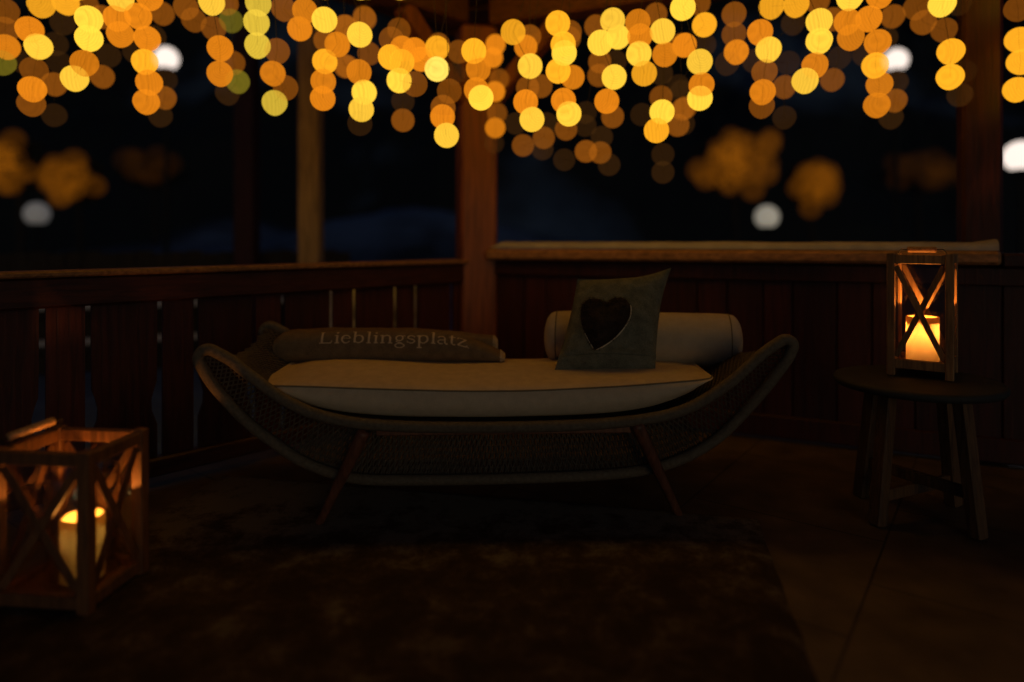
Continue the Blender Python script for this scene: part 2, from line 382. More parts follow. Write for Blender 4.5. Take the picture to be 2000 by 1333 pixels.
# posts
def post(name, label, c, sz, h, m, D, z0=0):
    t = thing(name, label, 'post', (c.x, c.y, z0))
    ang = math.atan2(D.y, D.x); mm = Matrix.Rotation(ang, 3, 'Z')
    g = MB(); g.box((c.x, c.y, (z0 + h) / 2), (sz, sz, h - z0), mm, .014); g.build('shaft', m, t)
    g = MB(); g.box((c.x, c.y, z0 + .05), (sz + .03, sz + .03, .1), mm, .006); g.build('plinth', m, t)
    return t
post('corner_post', 'thick reddish brown post in the corner of the railing, behind the daybed', C, .205, 2.136, M['post'], Vector((1, .25, 0)))
pr = C + DR * 2.412 + NR * .175
post('end_post', 'dark brown post at the end of the snowy rail, behind the stool', pr, .15, 2.358, M['red'], DR)
p = P(607, 470, 4.7)
tp = thing('garden_post', 'slim tan wooden post standing in the snow beyond the slatted railing', 'post', (p.x, p.y, -.1))
g = MB(); g.box((p.x, p.y, 1.25), (.145, .145, 2.8), None, .01); g.build('shaft', M['tanpost'], tp)
g = MB(); g.box((p.x, p.y, 2.68), (.19, .19, .05), None, .008); g.build('cap', M['tanpost'], tp)
p = P(482, 470, 5.4)
tp = thing('garden_post', 'dim reddish post in the dark behind the slatted railing', 'post', (p.x, p.y, -.1))
g = MB(); g.box((p.x, p.y, 1.35), (.16, .16, 3.0), None, .01); g.build('shaft', M['red'], tp)
g = MB(); g.box((p.x, p.y, 2.88), (.2, .2, .05), None, .008); g.build('cap', M['red'], tp)

# slatted railing along the left wall
rl = thing('slatted_railing', 'dark red wooden railing of cut-out boards with narrow gaps, beside the daybed', 'railing', C)
def LW(s, z, o=0): return C + DL * s + NL * o + UP * z
LEN = 4.6
g = MB(); g.bar(LW(.11, .76), LW(LEN, .76), .075, .105, NL, .008); g.build('top_rail', M['redrail'], rl)
g = MB(); g.bar(LW(.11, .8245), LW(LEN, .8245), .125, .022, NL, .006); g.build('handrail', M['rail'], rl)
g = MB(); g.bar(LW(.11, .075), LW(LEN, .075), .06, .07, NL, .008); g.build('bottom_rail', M['redrail'], rl)
gapsY = [3.663, 3.483, 3.388, 3.213, 3.122, 2.946, 2.850, 2.677, 2.579, 2.404, 2.304]
ys = gapsY + [2.304 - .172, 2.304 - .269, 2.304 - .441, 2.304 - .538, 2.304 - .710, 2.304 - .807, 2.304 - .979]
ss = [.12] + [(3.80 - y) * 1.3763 for y in ys]
for i in range(len(ss) - 1):
    a, b = ss[i] + (.010 if i else 0), ss[i + 1] - .010
    wide = (i % 2 == 1)
    prof = [.112, .17, .235, .26, .29, .33, .37, .40, .50, .706]
    cut = [0, 0, 0, .008, .019, .021, .012, .002, 0, 0] if wide else [0] * 10
    g = MB()
    vs = []
    for o in (-.006, .006):
        for z, c_ in zip(prof, cut): vs += [LW(a + c_, z, o), LW(b - c_, z, o)]
    k = len(prof); fs = []
    for j in range(k - 1):
        fs.append((2 * j, 2 * j + 1, 2 * j + 3, 2 * j + 2)); q = 2 * k
        fs.append((q + 2 * j + 2, q + 2 * j + 3, q + 2 * j + 1, q + 2 * j))
        fs.append((2 * j, 2 * j + 2, q + 2 * j + 2, q + 2 * j)); fs.append((2 * j + 1, q + 2 * j + 1, q + 2 * j + 3, 2 * j + 3))
    fs += [(0, 2 * k, 2 * k + 1, 1), (2 * k - 2, 2 * k - 1, 4 * k - 1, 4 * k - 2)]
    g.add(vs, fs); g.build('board', M['red'], rl)

# panelled parapet on the right
pw = thing('panelled_railing', 'closed railing of dark red upright boards under a wide amber-lit rail, behind the stool', 'railing', C)
def RW(s, z, o=0): return C + DR * s + NR * o + UP * z
g = MB(); g.bar(RW(.105, .43, .03), RW(3.3, .43, .03), .84, .02, UP); g.build('back_panel', M['red'], pw)
s0 = .13; i = 0
while s0 < 3.2:
    wd = (.165, .128, .185, .14)[i % 4]
    g = MB(); g.box(RW(s0 + wd / 2, .405, .012), (wd - .006, .018, .70), Matrix.Rotation(math.atan2(DR.y, DR.x), 3, 'Z'), .003); g.build('board', M['red'], pw)
    s0 += wd; i += 1
g = MB(); g.bar(RW(.105, .79, -.012), RW(3.3, .79, -.012), .075, .03, UP, .004); g.build('frieze_board', M['red'], pw)
g = MB(); g.bar(RW(.105, .07, -.004), RW(3.3, .07, -.004), .10, .02, UP, .004); g.build('skirting', M['red'], pw)
g = MB(); g.bar(RW(.105, .863, -.01), RW(2.44, .868, -.01), .056, .17, UP, .012); g.build('top_rail', M['rail'], pw)
g = MB(); g.bar(RW(2.445, .858, -.01), RW(3.3, .858, -.01), .058, .12, UP, .008); g.build('top_rail', M['red'], pw)
g = MB()
def snowfn(u, v):
    s = lerp(.12, 2.435, u); a = math.pi * v
    h = .034 + .004 * noise.noise(Vector((s * 4, 0, 1))) + .002 * noise.noise(Vector((s * 21, 0, 4)))
    h += .018 * max(0, (s - 2.30) / .15) ** 2
    h *= min(1, (u * 40) + .05)
    wdt = .068 + .006 * noise.noise(Vector((s * 9, 3, 1)))
    return RW(s, .8985 + h * max(0, math.sin(a)) ** .55, -.006 - wdt * math.cos(a))
g.grid(snowfn, 160, 12)
tag(g.build('snow', M['railsnow'], smooth=True), 'soft ridge of snow lying along the wide amber-lit rail', 'snow', kind='stuff')
# ------------------------------------------------------------------ outside
# planked garden fence with snow on its two rails
gf = thing('garden_fence', 'dark garden fence with snow-dusted crossbars glimpsed through the gaps of the railing', 'fence', (-3.6, 5.3, -.1))
A_, B_ = Vector((-6.6, 3.9, 0)), Vector((-1.55, 6.0, 0)); dv = (B_ - A_).normalized(); nv = Vector((-dv.y, dv.x, 0))
L_ = (B_ - A_).length; k = 0; s0 = 0
g = MB()
while s0 < L_:
    g.box(A_ + dv * (s0 + .06) + UP * (.36 + .01 * (k % 3)), (.118, .025, .95), Matrix.Rotation(math.atan2(dv.y, dv.x), 3, 'Z'), .003); s0 += .121; k += 1
g.build('boards', M['dark'], gf)
for z in (.10, .375):
    g = MB(); g.bar(A_ - nv * .04 + UP * z, B_ - nv * .04 + UP * z, .06, .05, UP, .004); r_ = g.build('crossbar', M['dark'], gf)
    g = MB(); g.bar(A_ - nv * .045 + UP * (z + .052), B_ - nv * .045 + UP * (z + .052), .05, .045, nv, .008); g.build('snow_cap', M['snow'], r_)
# snow bank and hills
g = MB()
def bank(u, v):
    x = lerp(-13, 6, u); y = lerp(10, 26, v); e = math.sin(math.pi * u) ** .8 * math.sin(math.pi * v) ** .8
    return Vector((x, y, -.12 + e * (1.55 + 1.0 * noise.noise(Vector((x * .28, y * .25, 2))) + .1 * noise.noise(Vector((x * 2.3, y * 2, 2))))))
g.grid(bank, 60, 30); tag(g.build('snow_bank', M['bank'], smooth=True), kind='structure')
g = MB()
def hill(u, v):
    x = lerp(-66, 66, u); y = lerp(24, 95, v)
    h = 52 * (v ** .8) * (1 + .25 * noise.noise(Vector((x * .04, 3, 0)))) + 1.6 * noise.noise(Vector((x * .2, y * .2, 5))) + 1.2 * noise.noise(Vector((x * .9, y * .7, 5))) * min(1, v * 6)
    return Vector((x, y, -.5 + h))
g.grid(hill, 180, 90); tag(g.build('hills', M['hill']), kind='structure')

g = MB()      # snow shovelled up against the outside of the slatted railing
def heap(u, v):
    s_ = lerp(-.25, .62, u); o_ = lerp(.32, 1.1, v); e = min(1, math.sin(math.pi * u) * 2.2) ** .7 * math.sin(math.pi * min(1, v * .9 + .1)) ** .6
    return LW(s_, -.12 + e * (.84 + .16 * noise.noise(Vector((s_ * 6, o_ * 5, 0))) + .07 * noise.noise(Vector((s_ * 19, o_ * 17, 3)))), o_)
g.grid(heap, 60, 40)
tag(g.build('snow_heap', M['heapsnow'], smooth=True), kind='structure')

# street lamps with globes
def street_lamp(px, py, Y, r, m, label):
    p = P(px, py, Y); t = thing('street_lamp', label, 'street lamp', (p.x, p.y, -.1), 'street lamps in the dark garden')
    g = MB(); g.tube([(p.x, p.y, -.12), (p.x, p.y, .3), (p.x, p.y, p.z - r * .92)], [.05, .035, .025], 10); g.build('pole', M['metal'], t)
    g = MB(); g.lathe([(.0, -.02), (r * .5, -.01), (r * .55, .03), (r * .3, .06)], p - UP * r * 1.02, 16); g.build('collar', M['metal'], t, True)
    g = MB(); g.lathe([(max(1e-4, r * math.sin(math.pi * k / 14)), -r * math.cos(math.pi * k / 14)) for k in range(15)], p, 24); g.build('globe', m, t, True)
street_lamp(325, 115, 9.0, .155, M['lampwhite'], 'tall lamp with a bright white globe shining behind the strings over the slatted railing')
street_lamp(1750, 118, 9.2, .155, M['lampwhite'], 'tall lamp with a bright white globe shining above the lit lantern on the stool')
street_lamp(1994, 306, 8.0, .185, M['lampwhite'], 'lamp with a big white globe, just past the post ending the rail')
street_lamp(72, 418, 11.0, .19, M['lampdim'], 'low lamp with a dim grey globe under the amber-lit trees, above the slatted railing')
street_lamp(1498, 424, 11.0, .19, M['lampgrey'], 'low lamp with a pale grey globe above the snow on the rail')

# trees wound with amber fairy lights
def lit_tree(px, py, Y, rx, rz, nl, m, label, seed, br=.21):
    rnd = random.Random(seed); p = P(px, py, Y)
    t = thing('tree', label, 'tree', (p.x, p.y, -.1), 'trees wound with amber fairy lights')
    g = MB(); g.tube([(p.x, p.y, -.15), (p.x + .05, p.y, p.z * .4), (p.x, p.y, p.z + rz * .3)], [.09, .06, .02], 8)
    for k in range(7):
        a = rnd.uniform(0, 6.28); q = Vector((p.x, p.y, p.z - rz * .6 + k * rz * .15))
        g.tube([q, q + Vector((math.cos(a) * rx * .8, math.sin(a) * rx * .8, rz * .5))], [.025, .008], 5)
    g.build('trunk', M['bark'], t)
    g = MB()
    for k in range(900):
        while True:
            d = Vector([rnd.uniform(-1, 1) for _ in range(3)])
            if .2 < d.length < 1: break
        c = p + Vector((d.x * rx, d.y * rx, d.z * rz)) * 1.05; u = Vector([rnd.gauss(0, 1) for _ in range(3)]).normalized(); v = u.orthogonal()
        s_ = .05; g.add([c - u * s_, c + v * s_ * .5, c + u * s_, c - v * s_ * .5], [(0, 1, 2, 3)])
    g.build('crown', M['leafdark'], t)
    nm = 'tree_globe'  # each small tree light built as large as its out-of-focus disc
    me = bpy.data.meshes.get(nm + m)
    if me is None:
        g = MB(); g.lathe([(max(1e-4, math.sin(math.pi * q / 12)), -math.cos(math.pi * q / 12)) for q in range(13)], n=20)
        me = bpy.data.meshes.new(nm + m); me.from_pydata(g.v, [], g.f); me.polygons.foreach_set('use_smooth', [True] * len(me.polygons)); me.materials.append(M[m])
    for k in range(nl):
        while True:
            d = Vector([rnd.uniform(-1, 1) for _ in range(3)])
            if d.length < 1: break
        d = d * (.35 + .65 * rnd.random())
        c = p + Vector((d.x * rx * 1.25, -abs(d.y) * rx * .9 - .15, d.z * rz * 1.2))
        o = bpy.data.objects.new('globe', me); COL.objects.link(o); o.location = c; o.scale = [br * rnd.uniform(.85, 1.1)] * 3
        o.parent = t; o.matrix_parent_inverse = Matrix.Translation(-Vector(t.location))
lit_tree(35, 322, 13.0, .50, .55, 24, 'fairy', 'round tree full of amber lights at the edge, over the dim grey lamp', 11)
lit_tree(152, 352, 13.0, .48, .48, 24, 'fairy', 'round tree full of amber lights beside the dim grey lamp, second from the edge', 12)
lit_tree(1432, 322, 13.0, .80, .66, 38, 'fairy', 'broadest tree full of amber lights, above the pale grey lamp', 13)
lit_tree(1582, 358, 13.0, .48, .48, 24, 'fairy', 'small round tree full of amber lights between the pale grey lamp and the lantern', 14)
lit_tree(300, 335, 15.0, .75, .40, 11, 'fairydim', 'faint tree with few amber lights, between the brighter trees and the slim tan post', 15, .25)
lit_tree(1790, 345, 15.0, 1.1, .40, 15, 'fairydim', 'faint tree with few amber lights, in the dark above the lit lantern', 16, .25)

# ------------------------------------------------------------------ rug
g = MB(); rc_ = Vector((-.30, 1.86, 0)); ra = R(-12)
def rugf(u, v):
    x = lerp(-1.0, 1.02, u); y = lerp(-.72, .62, v); e = .006 * noise.noise(Vector((x * 9, y * 9, 0)))
    edge = min(u, 1 - u, v, 1 - v)
    return rc_ + Vector((x * math.cos(ra) - y * math.sin(ra), x * math.sin(ra) + y * math.cos(ra), .002 + .009 * min(1, edge * 60) + .001 * noise.noise(Vector((x * 4, y * 4, 7))))) + Vector((e * (edge < .02), 0, 0))
g.grid(rugf, 80, 60)
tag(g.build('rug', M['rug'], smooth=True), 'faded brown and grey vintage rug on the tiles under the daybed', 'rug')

# ------------------------------------------------------------------ daybed
bed = thing('daybed', 'woven rope daybed curved up at both ends, on splayed wooden legs', 'daybed', (-.05, 2.45, 0))
def FY(x): return 2.17 + .045 * x                    # front plane (slightly turned)
def FP(px, py, dy=0.0):
    Y = 2.17
    for _ in range(4): Y = FY((px - 1000) / F * Y) + dy
    return P(px, py, Y)
upper_px = [(425, 690), (452, 705), (490, 735), (560, 784), (640, 816), (760, 832), (980, 835), (1200, 826), (1330, 803), (1420, 752), (1485, 695), (1520, 670)]
lower_px = [(392, 712), (420, 757), (480, 822), (540, 868), (600, 906), (690, 934), (800, 938), (1000, 935), (1200, 926), (1310, 905), (1400, 857), (1480, 776), (1535, 706), (1546, 685)]
upper = [FP(x, y) for x, y in upper_px]
def low_dy(y): return .085 * max(0, min(1, (y - 700) / 200))
lower = [FP(x, y, low_dy(y)) for x, y in lower_px]
tipL = [FP(388, 697), FP(395, 686), FP(409, 683)]
tipR = [FP(1532, 664), FP(1545, 667), FP(1549, 676)]
U_ = spline(upper, 8); Lw = spline(lower, 8)
loop = spline(lower[::-1][:1] + lower[::-1][1:] + tipL + upper + tipR + [lower[-1]], 5)[:-1]
DEP = .60
def back(p):
    """the same rim at the back: pushed back, a little narrower to the right, its tips bent in"""
    t = (p.x + 1.02) / 1.95
    return Vector((p.x - .02 * (1 - t) - .10 * max(0, t - .5) * 2 * t, p.y + DEP, p.z - .06 * max(0, t - .6) / .4))
g = MB(); g.tube(loop, .0185, 10, closed=True); g.build('front_frame', M['ropeframe'], bed, True)
lb = [back(p) - Vector((0, 2 * low_dy(700) , 0)) for p in loop]
g = MB(); g.tube(lb, .0185, 10, closed=True); g.build('back_frame', M['ropeframe'], bed, True)
def resample(pts, n):
    d = [0]
    for a, b in zip(pts, pts[1:]): d.append(d[-1] + (b - a).length)
    out = []; j = 0
    for i in range(n + 1):
        t = d[-1] * i / n
        while j < len(d) - 2 and d[j + 1] < t: j += 1
        k = (t - d[j]) / max(1e-9, d[j + 1] - d[j]); out.append(pts[j].lerp(pts[j + 1], k))
    return out
NS = 400
Us = resample([tipL[1]] + U_ + [tipR[1]], NS); Ls = resample([tipL[1]] + Lw + [tipR[1]], NS)
def at(tab, u):
    x = max(0, min(1, u)) * (len(tab) - 1); i = min(int(x), len(tab) - 2); return tab[i].lerp(tab[i + 1], x - i)
def skirt(u, v):
    p = at(Us, u).lerp(at(Ls, u), v)
    mid = max(0, min(1, (.5 - abs(u - .5)) / .28)); return p + Vector((0, (.03 + .11 * mid) * math.sin(math.pi * v ** .62), 0))
def weave(fn, nu, ratio, seg, r, lo=0, hi=1, w2=1.0):
    """two families of diagonal ropes over the surface fn(u, v); ratio = u travelled while v goes 0..1"""
    g = MB()
    for fam in (1, -1):
        for k in range(-int(ratio * nu) - 1, nu + int(ratio * nu) + 2):
            pts = []
            for j in range(seg + 1):
                v = j / seg; u = k / nu + fam * ratio * (v - .5) + .0012 * noise.noise(Vector((k * 1.7, v * 5, fam)))
                if lo <= u <= hi:
                    q = fn(u, v); pts.append(q + Vector((0, 0, fam * r * .5)))
            if len(pts) > 1: g.tube(pts, r, 4, caps=False)
    return g
weave(skirt, 128, .042, 8, .0025).build('woven_skirt', M['rope'], bed)
def skirtb(u, v):
    p = back(at(Us, u).lerp(at(Ls, u), v)); return p - Vector((0, 2 * low_dy(700) + .012 * math.sin(math.pi * v), 0))
weave(skirtb, 150, .035, 7, .0026).build('woven_back_skirt', M['rope'], bed)
def seat(u, v):
    a = at(Us, u); b = back(a); p = a.lerp(b, v)
    end = max(0, abs(u - .5) * 2 - .55) / .45
    return p + Vector((0, 0, -.028 * math.sin(math.pi * v) - .030 * end * math.sin(math.pi * v)))
weave(seat, 96, .22, 30, .0030).build('woven_seat', M['rope'], bed)
g = MB()      # the denser under-web below the middle of the seat
g.grid(lambda u, v: seat(.20 + .6 * u, .02 + .96 * v) - Vector((0, 0, .008)), 60, 12); g.build('seat_web', M['rope'], bed, True)
g = MB()      # inner hanging basket wall seen under the seat
def inner(u, v): return at(Us, .2 + .6 * u).lerp(at(Ls, .2 + .6 * u), .25 + .75 * v) + Vector((0, .20 * (1 - v), -.01))
g = MB()
for k in range(150):
    u = k / 149; g.tube([inner(u, j / 5) for j in range(6)], .0028, 4, caps=False)
for k in range(9):
    v = k / 8; g.tube([inner(u / 30, v) for u in range(31)], .0022, 4, caps=False)
g.build('woven_basket', M['rope'], bed)
g = MB()
xa, xb = FP(735, 842, .02), FP(1235, 836, .02)
g.bar(xa, xb, .030, .016, UP, .003)
for v in (.08, .5): pass
g.build('apron', M['leg'], bed)
g = MB(); g.bar(xa + Vector((0, DEP - .06, 0)), xb + Vector((0, DEP - .06, 0)), .03, .016, UP, .003); g.build('apron', M['leg'], bed)
def leg(a, b):
    g = MB(); a, b = Vector(a), Vector(b); b.z = .003
    pts = [a.lerp(b, t) for t in (0, .03, .3, .6, .97, 1)]
    g.tube(pts, [.020, .022, .021, .0175, .0135, .011], 12); g.build('leg', M['leg'], bed, True)
lt, lf = FP(712, 842, -.002), P(622, 1026, 2.20)
rt, rf = FP(1243, 828, -.002), P(1327, 1002, 2.27)
leg(lt, lf); leg(rt, rf)
leg(lt + Vector((.01, DEP - .05, 0)), lf + Vector((.02, DEP + .02, 0))); leg(rt + Vector((-.01, DEP - .05, 0)), rf + Vector((-.02, DEP + .0, 0)))

# ------------------------------------------------------------------ seat cushion
def cushion_pts():
    xl, xr = P(523, 747, 2.30).x, P(1392, 741, 2.28).x
    seam = [(0, .470), (.1, .466), (.25, .455), (.45, .444), (.6, .444), (.8, .456), (1, .478)]
    topc = [(0, .470), (.06, .487), (.15, .492), (.4, .478), (.6, .478), (.85, .488), (.95, .486), (1, .478)]
    bot = [(0, .470), (.04, .437), (.1, .402), (.18, .372), (.3, .356), (.5, .350), (.7, .354), (.82, .366), (.90, .395), (.96, .437), (1, .478)]
    return xl, xr, seam, topc, bot
xl, xr, SEAM, TOPC, BOT = cushion_pts()
NV = 40
def cush(u, v):
    uu = .5 - .5 * math.cos(math.pi * u) if False else u
    x = lerp(xl, xr, uu); e = min(uu, 1 - uu)
    rnd = min(1, e / .05); pinch = (1 - (1 - rnd) ** 2) ** .5
    yf = 2.205 + .045 * x + .05 * (1 - pinch); yb = 2.76 + .03 * x - .03 * (1 - pinch)
    k_ = min(1, e / .05); zs = sinterp(SEAM, uu); zt = lerp(zs, sinterp(TOPC, uu), k_ ** .6); zb = lerp(zs, min(zs, sinterp(BOT, uu)), k_ ** .5)
    wob = .006 * noise.noise(Vector((x * 4, v * 2.4, 1))) + .0016 * noise.noise(Vector((x * 16 + v * 5, v * 7, 4))) * (1.6 - min(1, e / .2))
    if v < .5:          # top, front seam to back seam
        t = v / .5; y = lerp(yf, yb, t); z = lerp(zs, zt, 0) + (zt - zs) * math.sin(math.pi * t) ** .6 + wob * math.sin(math.pi * t)
    else:               # back seam, under, front face up to the front seam
        t = (v - .5) / .5
        if t < .25: k = t / .25; y = yb + .012 * math.sin(math.pi * k); z = lerp(zs, zb + .01, k)
        elif t < .6: k = (t - .25) / .35; y = lerp(yb, yf + .02, k); z = lerp(zb + .01, zb, k)
        else:
            k = (t - .6) / .4; y = yf + .02 * (1 - k) ** 2 - .016 * math.sin(math.pi * k) + wob * .6; z = lerp(zb, zs, k)
    return Vector((x, y, z))
g = MB(); g.grid(cush, 160, 64, closed_v=True)
sc_ = tag(g.build('seat_cushion', M['cream'], smooth=True), 'long cream seat cushion with pointed ends lying in the daybed', 'cushion')
g = MB(); g.tube([cush(i / 110, 0) + Vector((0, -.001, 0)) for i in range(111)], .0030, 6); g.build('piping', M['piping'], sc_, True)
g = MB(); g.tube([cush(i / 110, .5) for i in range(111)], .0030, 6); g.build('piping', M['piping'], sc_, True)

# ------------------------------------------------------------------ bolster
bc = P(1252, 662, 2.62); by = R(-9); BL = .328; BR = .104
ax = Vector((math.cos(by), math.sin(by), 0)); an = Vector((-ax.y, ax.x, 0))
def bol(u, v):
    a = 2 * math.pi * v; s = lerp(-BL, BL, u); e = min(u, 1 - u)
    r = BR * (1 + .022 * noise.noise(Vector((s * 7, math.cos(a), math.sin(a)))) - .03 * (1 - min(1, e / .12)) ** 2)
    return bc + ax * s + an * (r * math.cos(a)) + UP * (r * math.sin(a) * (1 if math.sin(a) > 0 else .97))
g = MB(); g.grid(bol, 40, 48, closed_v=True)
bs = tag(g.build('bolster', M['bolster'], smooth=True), 'cream cylindrical bolster lying behind the heart cushion on the daybed', 'bolster')
for sgn in (-1, 1):
    g = MB()
    def cap(u, v):
        a = 2 * math.pi * v; r = BR * .97 * math.cos(u * math.pi / 2)
        return bc + ax * sgn * (BL + .052 * math.sin(u * math.pi / 2) ** .8) + an * (r * math.cos(a)) + UP * (r * math.sin(a))
    g.grid(cap, 10, 40, closed_v=True); g.build('end_cap', M['bolster'], bs, True)
    g = MB(); g.tube([bc + ax * sgn * BL + an * (BR * .978 * math.cos(2 * math.pi * k / 40)) + UP * (BR * .978 * math.sin(2 * math.pi * k / 40)) for k in range(40)], .0022, 6, closed=True); g.build('seam', M['piping'], bs, True)

# ------------------------------------------------------------------ heart cushion
q_bl, q_br, q_tr, q_tl = P(1083, 724, 2.40), P(1279, 727, 2.385), P(1301, 535, 2.50), P(1128, 546, 2.535)
PNb = ((q_br - q_bl).cross(q_tl - q_bl)).normalized()          # towards the camera?
if PNb.y > 0: PNb = -PNb
def pil_mid(s, t):
    p = q_bl.lerp(q_br, s).lerp(q_tl.lerp(q_tr, s), t)
    c = 4 * s * (1 - s); d = 4 * t * (1 - t)
    # sides bow in between the corners
    ctr = (q_bl + q_br + q_tl + q_tr) / 4
    return p + (ctr - p) * (.045 * (c * (1 - d) + d * (1 - c)))
def pil(s, t, side):
    c = max(0, 4 * s * (1 - s)); d = max(0, 4 * t * (1 - t))
    th = .074 * (c ** .5) * (d ** .5)
    if side > 0 and t < .16: th = th * .55 + .012 * (t / .16)
    wr = .007 * noise.noise(Vector((s * 3.5, t * 3.5, side))) + .003 * noise.noise(Vector((s * 9, t * 9, side))) * (c * d) ** .3
    flop = Vector((.020, .004, .022)) * max(0, (s - .62) / .38) ** 2 * max(0, (t - .62) / .38) ** 2
    return pil_mid(s, t) + PNb * (side * th + wr) + flop
g = MB()
for side in (1, -1): g.grid(lambda u, v: pil(u, v, side), 40, 40)
hp = tag(g.build('heart_cushion', M['grey'], smooth=True), 'square dark grey cushion with a brown heart, leaning against the bolster', 'cushion')
g = MB(); g.tube([pil(k / 30, .125 + .012 * math.sin(k / 30 * 3.1), 1) + PNb * .001 for k in range(1, 30)], .0025, 5); g.build('hem', M['grey'], hp, True)
def inv(px, py):
    s, t = .5, .5
    def pj(s, t):
        p = pil(s, t, 1); return 1000 + p.x / p.y * F, 470 + (H - p.z) / p.y * F
    for _ in range(30):
        x, y = pj(s, t); e = 1e-3; x1, y1 = pj(s + e, t); x2, y2 = pj(s, t + e)
        a, b, c, d = (x1 - x) / e, (x2 - x) / e, (y1 - y) / e, (y2 - y) / e; D_ = a * d - b * c
        s += (d * (px - x) - b * (py - y)) / D_ * .7; t += (-c * (px - x) + a * (py - y)) / D_ * .7
        s = min(.97, max(.03, s)); t = min(.97, max(.03, t))
    return s, t
heart_px = [(1186, 592), (1196, 585), (1210, 582), (1223, 586), (1231, 597), (1232, 612), (1226, 630), (1212, 650), (1190, 670), (1164, 684), (1155, 675), (1146, 660), (1138, 640), (1134, 620), (1135, 602), (1142, 590), (1154, 584), (1170, 585)]
hs = [Vector((*inv(*q), 0)) for q in heart_px]
hs = spline(hs + [hs[0]], 4)[:-1]
cs = sum((Vector(h) for h in hs), Vector()) / len(hs)
def onp(h, off): return pil(h.x, h.y, 1) + PNb * off
g = MB(); RN = 8; k = len(hs)
vs = [onp(cs, .010)] + [onp(cs.lerp(h, j / RN), .010 * (1 - (j / RN) ** 3)) for j in range(1, RN + 1) for h in hs]
fs = [(0, 1 + i, 1 + (i + 1) % k) for i in range(k)] + [(1 + (j - 1) * k + i, 1 + j * k + i, 1 + j * k + (i + 1) % k, 1 + (j - 1) * k + (i + 1) % k) for j in range(1, RN) for i in range(k)]
g.add(vs, fs)
rnd = random.Random(3)
for _ in range(1500):          # fur hairs
    h = rnd.choice(hs); c = cs.lerp(h, 1.03 * rnd.random() ** .45); b = onp(c, .006)
    d = (PNb * .5 + Vector((rnd.uniform(-1, 1), 0, rnd.uniform(-1, .7)))).normalized() * rnd.uniform(.008, .015)
    sd = d.orthogonal().normalized() * .0011; g.add([b - sd, b + sd, b + d], [(0, 1, 2)])
ht = g.build('heart_patch', M['fur'], hp, True)
g = MB(); i0 = 4 * 4; g.tube([onp(h, .004) for h in hs[i0:i0 + 5 * 4 + 1]], [.0008] + [.0026] * 19 + [.001], 6); g.build('white_trim', M['trim'], hp, True)
g = MB(); g.tube([onp(h, .004) for h in hs[i0 + 21:i0 + 31]], [.0008] + [.0016] * 8 + [.0006], 6); g.build('white_trim', M['trim'], hp, True)

# ------------------------------------------------------------------ folded throw with lettering
bl = thing('folded_throw', 'folded taupe throw with woven cream lettering along the back of the daybed', 'blanket', (-.5, 2.6, .46))
def fold(xa, xb, yc, hw, ztab, zbtab, seed):
    def fn(u, v):
        x = lerp(xa, xb, u); a = 2 * math.pi * v
        zt = interp(ztab, x); zb = interp(zbtab, x); zc, hh = (zt + zb) / 2, (zt - zb) / 2
        ca, sa = math.cos(a), math.sin(a); pw_ = .80
        e = 1 - .5 * max(0, 1 - (1 - u) / .012) - .4 * max(0, 1 - u / .03)
        y = yc(x) - hw * (abs(ca) ** pw_) * (1 if ca > 0 else -1) * (.6 + .4 * e)
        z = zc + hh * (abs(sa) ** pw_) * (1 if sa > 0 else -1) * e
        wr = .004 * noise.noise(Vector((x * 7, ca * 1.3, sa * 1.3 + seed))) + .0015 * noise.noise(Vector((x * 30, ca * 4, sa * 4)))
        return Vector((x, y + wr * ca, z + wr * sa))
    return fn
xA = P(548, 680, 2.62).x; xBf = P(984, 700, 2.58).x; xBb = P(970, 680, 2.70).x
zz = lambda py, Y: H - (py - 470) / F * Y
ZF = [(P(560, 0, 2.6).x, zz(648, 2.6)), (P(640, 0, 2.6).x, zz(644, 2.6)), (P(760, 0, 2.6).x, zz(643, 2.6)), (P(850, 0, 2.6).x, zz(645, 2.6)), (P(900, 0, 2.6).x, zz(651, 2.6)), (P(940, 0, 2.6).x, zz(668, 2.6)), (xBf, zz(690, 2.58))]
ZFb = [(xA, .470), (-.5, .474), (xBf, .474)]
ff = fold(xA, xBf, lambda x: 2.585, .058, ZF, ZFb, 1)
g = MB(); g.grid(ff, 90, 40, closed_v=True); n_ = len(g.v); g.f += [tuple(range(40))[::-1], tuple(range(n_ - 40, n_))]
g.build('front_fold', M['throw'], bl, True)
ZB = [(P(560, 0, 2.69).x, zz(645, 2.69)), (P(640, 0, 2.69).x, zz(641, 2.69)), (P(800, 0, 2.69).x, zz(641, 2.69)), (P(900, 0, 2.69).x, zz(648, 2.69)), (xBb, zz(657, 2.69))]
ZBb = [(xA, .472), (-.25, .474), (xBb, .49)]
fb = fold(xA - .01, xBb, lambda x: 2.690, .045, ZB, ZBb, 5)
g = MB(); g.grid(fb, 90, 40, closed_v=True); n_ = len(g.v); g.f += [tuple(range(40))[::-1], tuple(range(n_ - 40, n_))]
g.build('back_fold', M['throw'], bl, True)
for fn in (ff, fb):            # whip stitching on the two ends
    g = MB()
    for k in range(40):
        v = k / 40
        g.tube([fn(.984, v) * 1 + (fn(.984, v) - fn(.5, v)) * 0, fn(.993, v), fn(1, v) + Vector((.0025, 0, 0))], .0022, 4)
    ring = [fn(1, k / 40) + Vector((.002, 0, 0)) for k in range(40)]
    g.tube(ring, .0032, 5, closed=True); g.build('stitching', M['stitch'], bl, True)
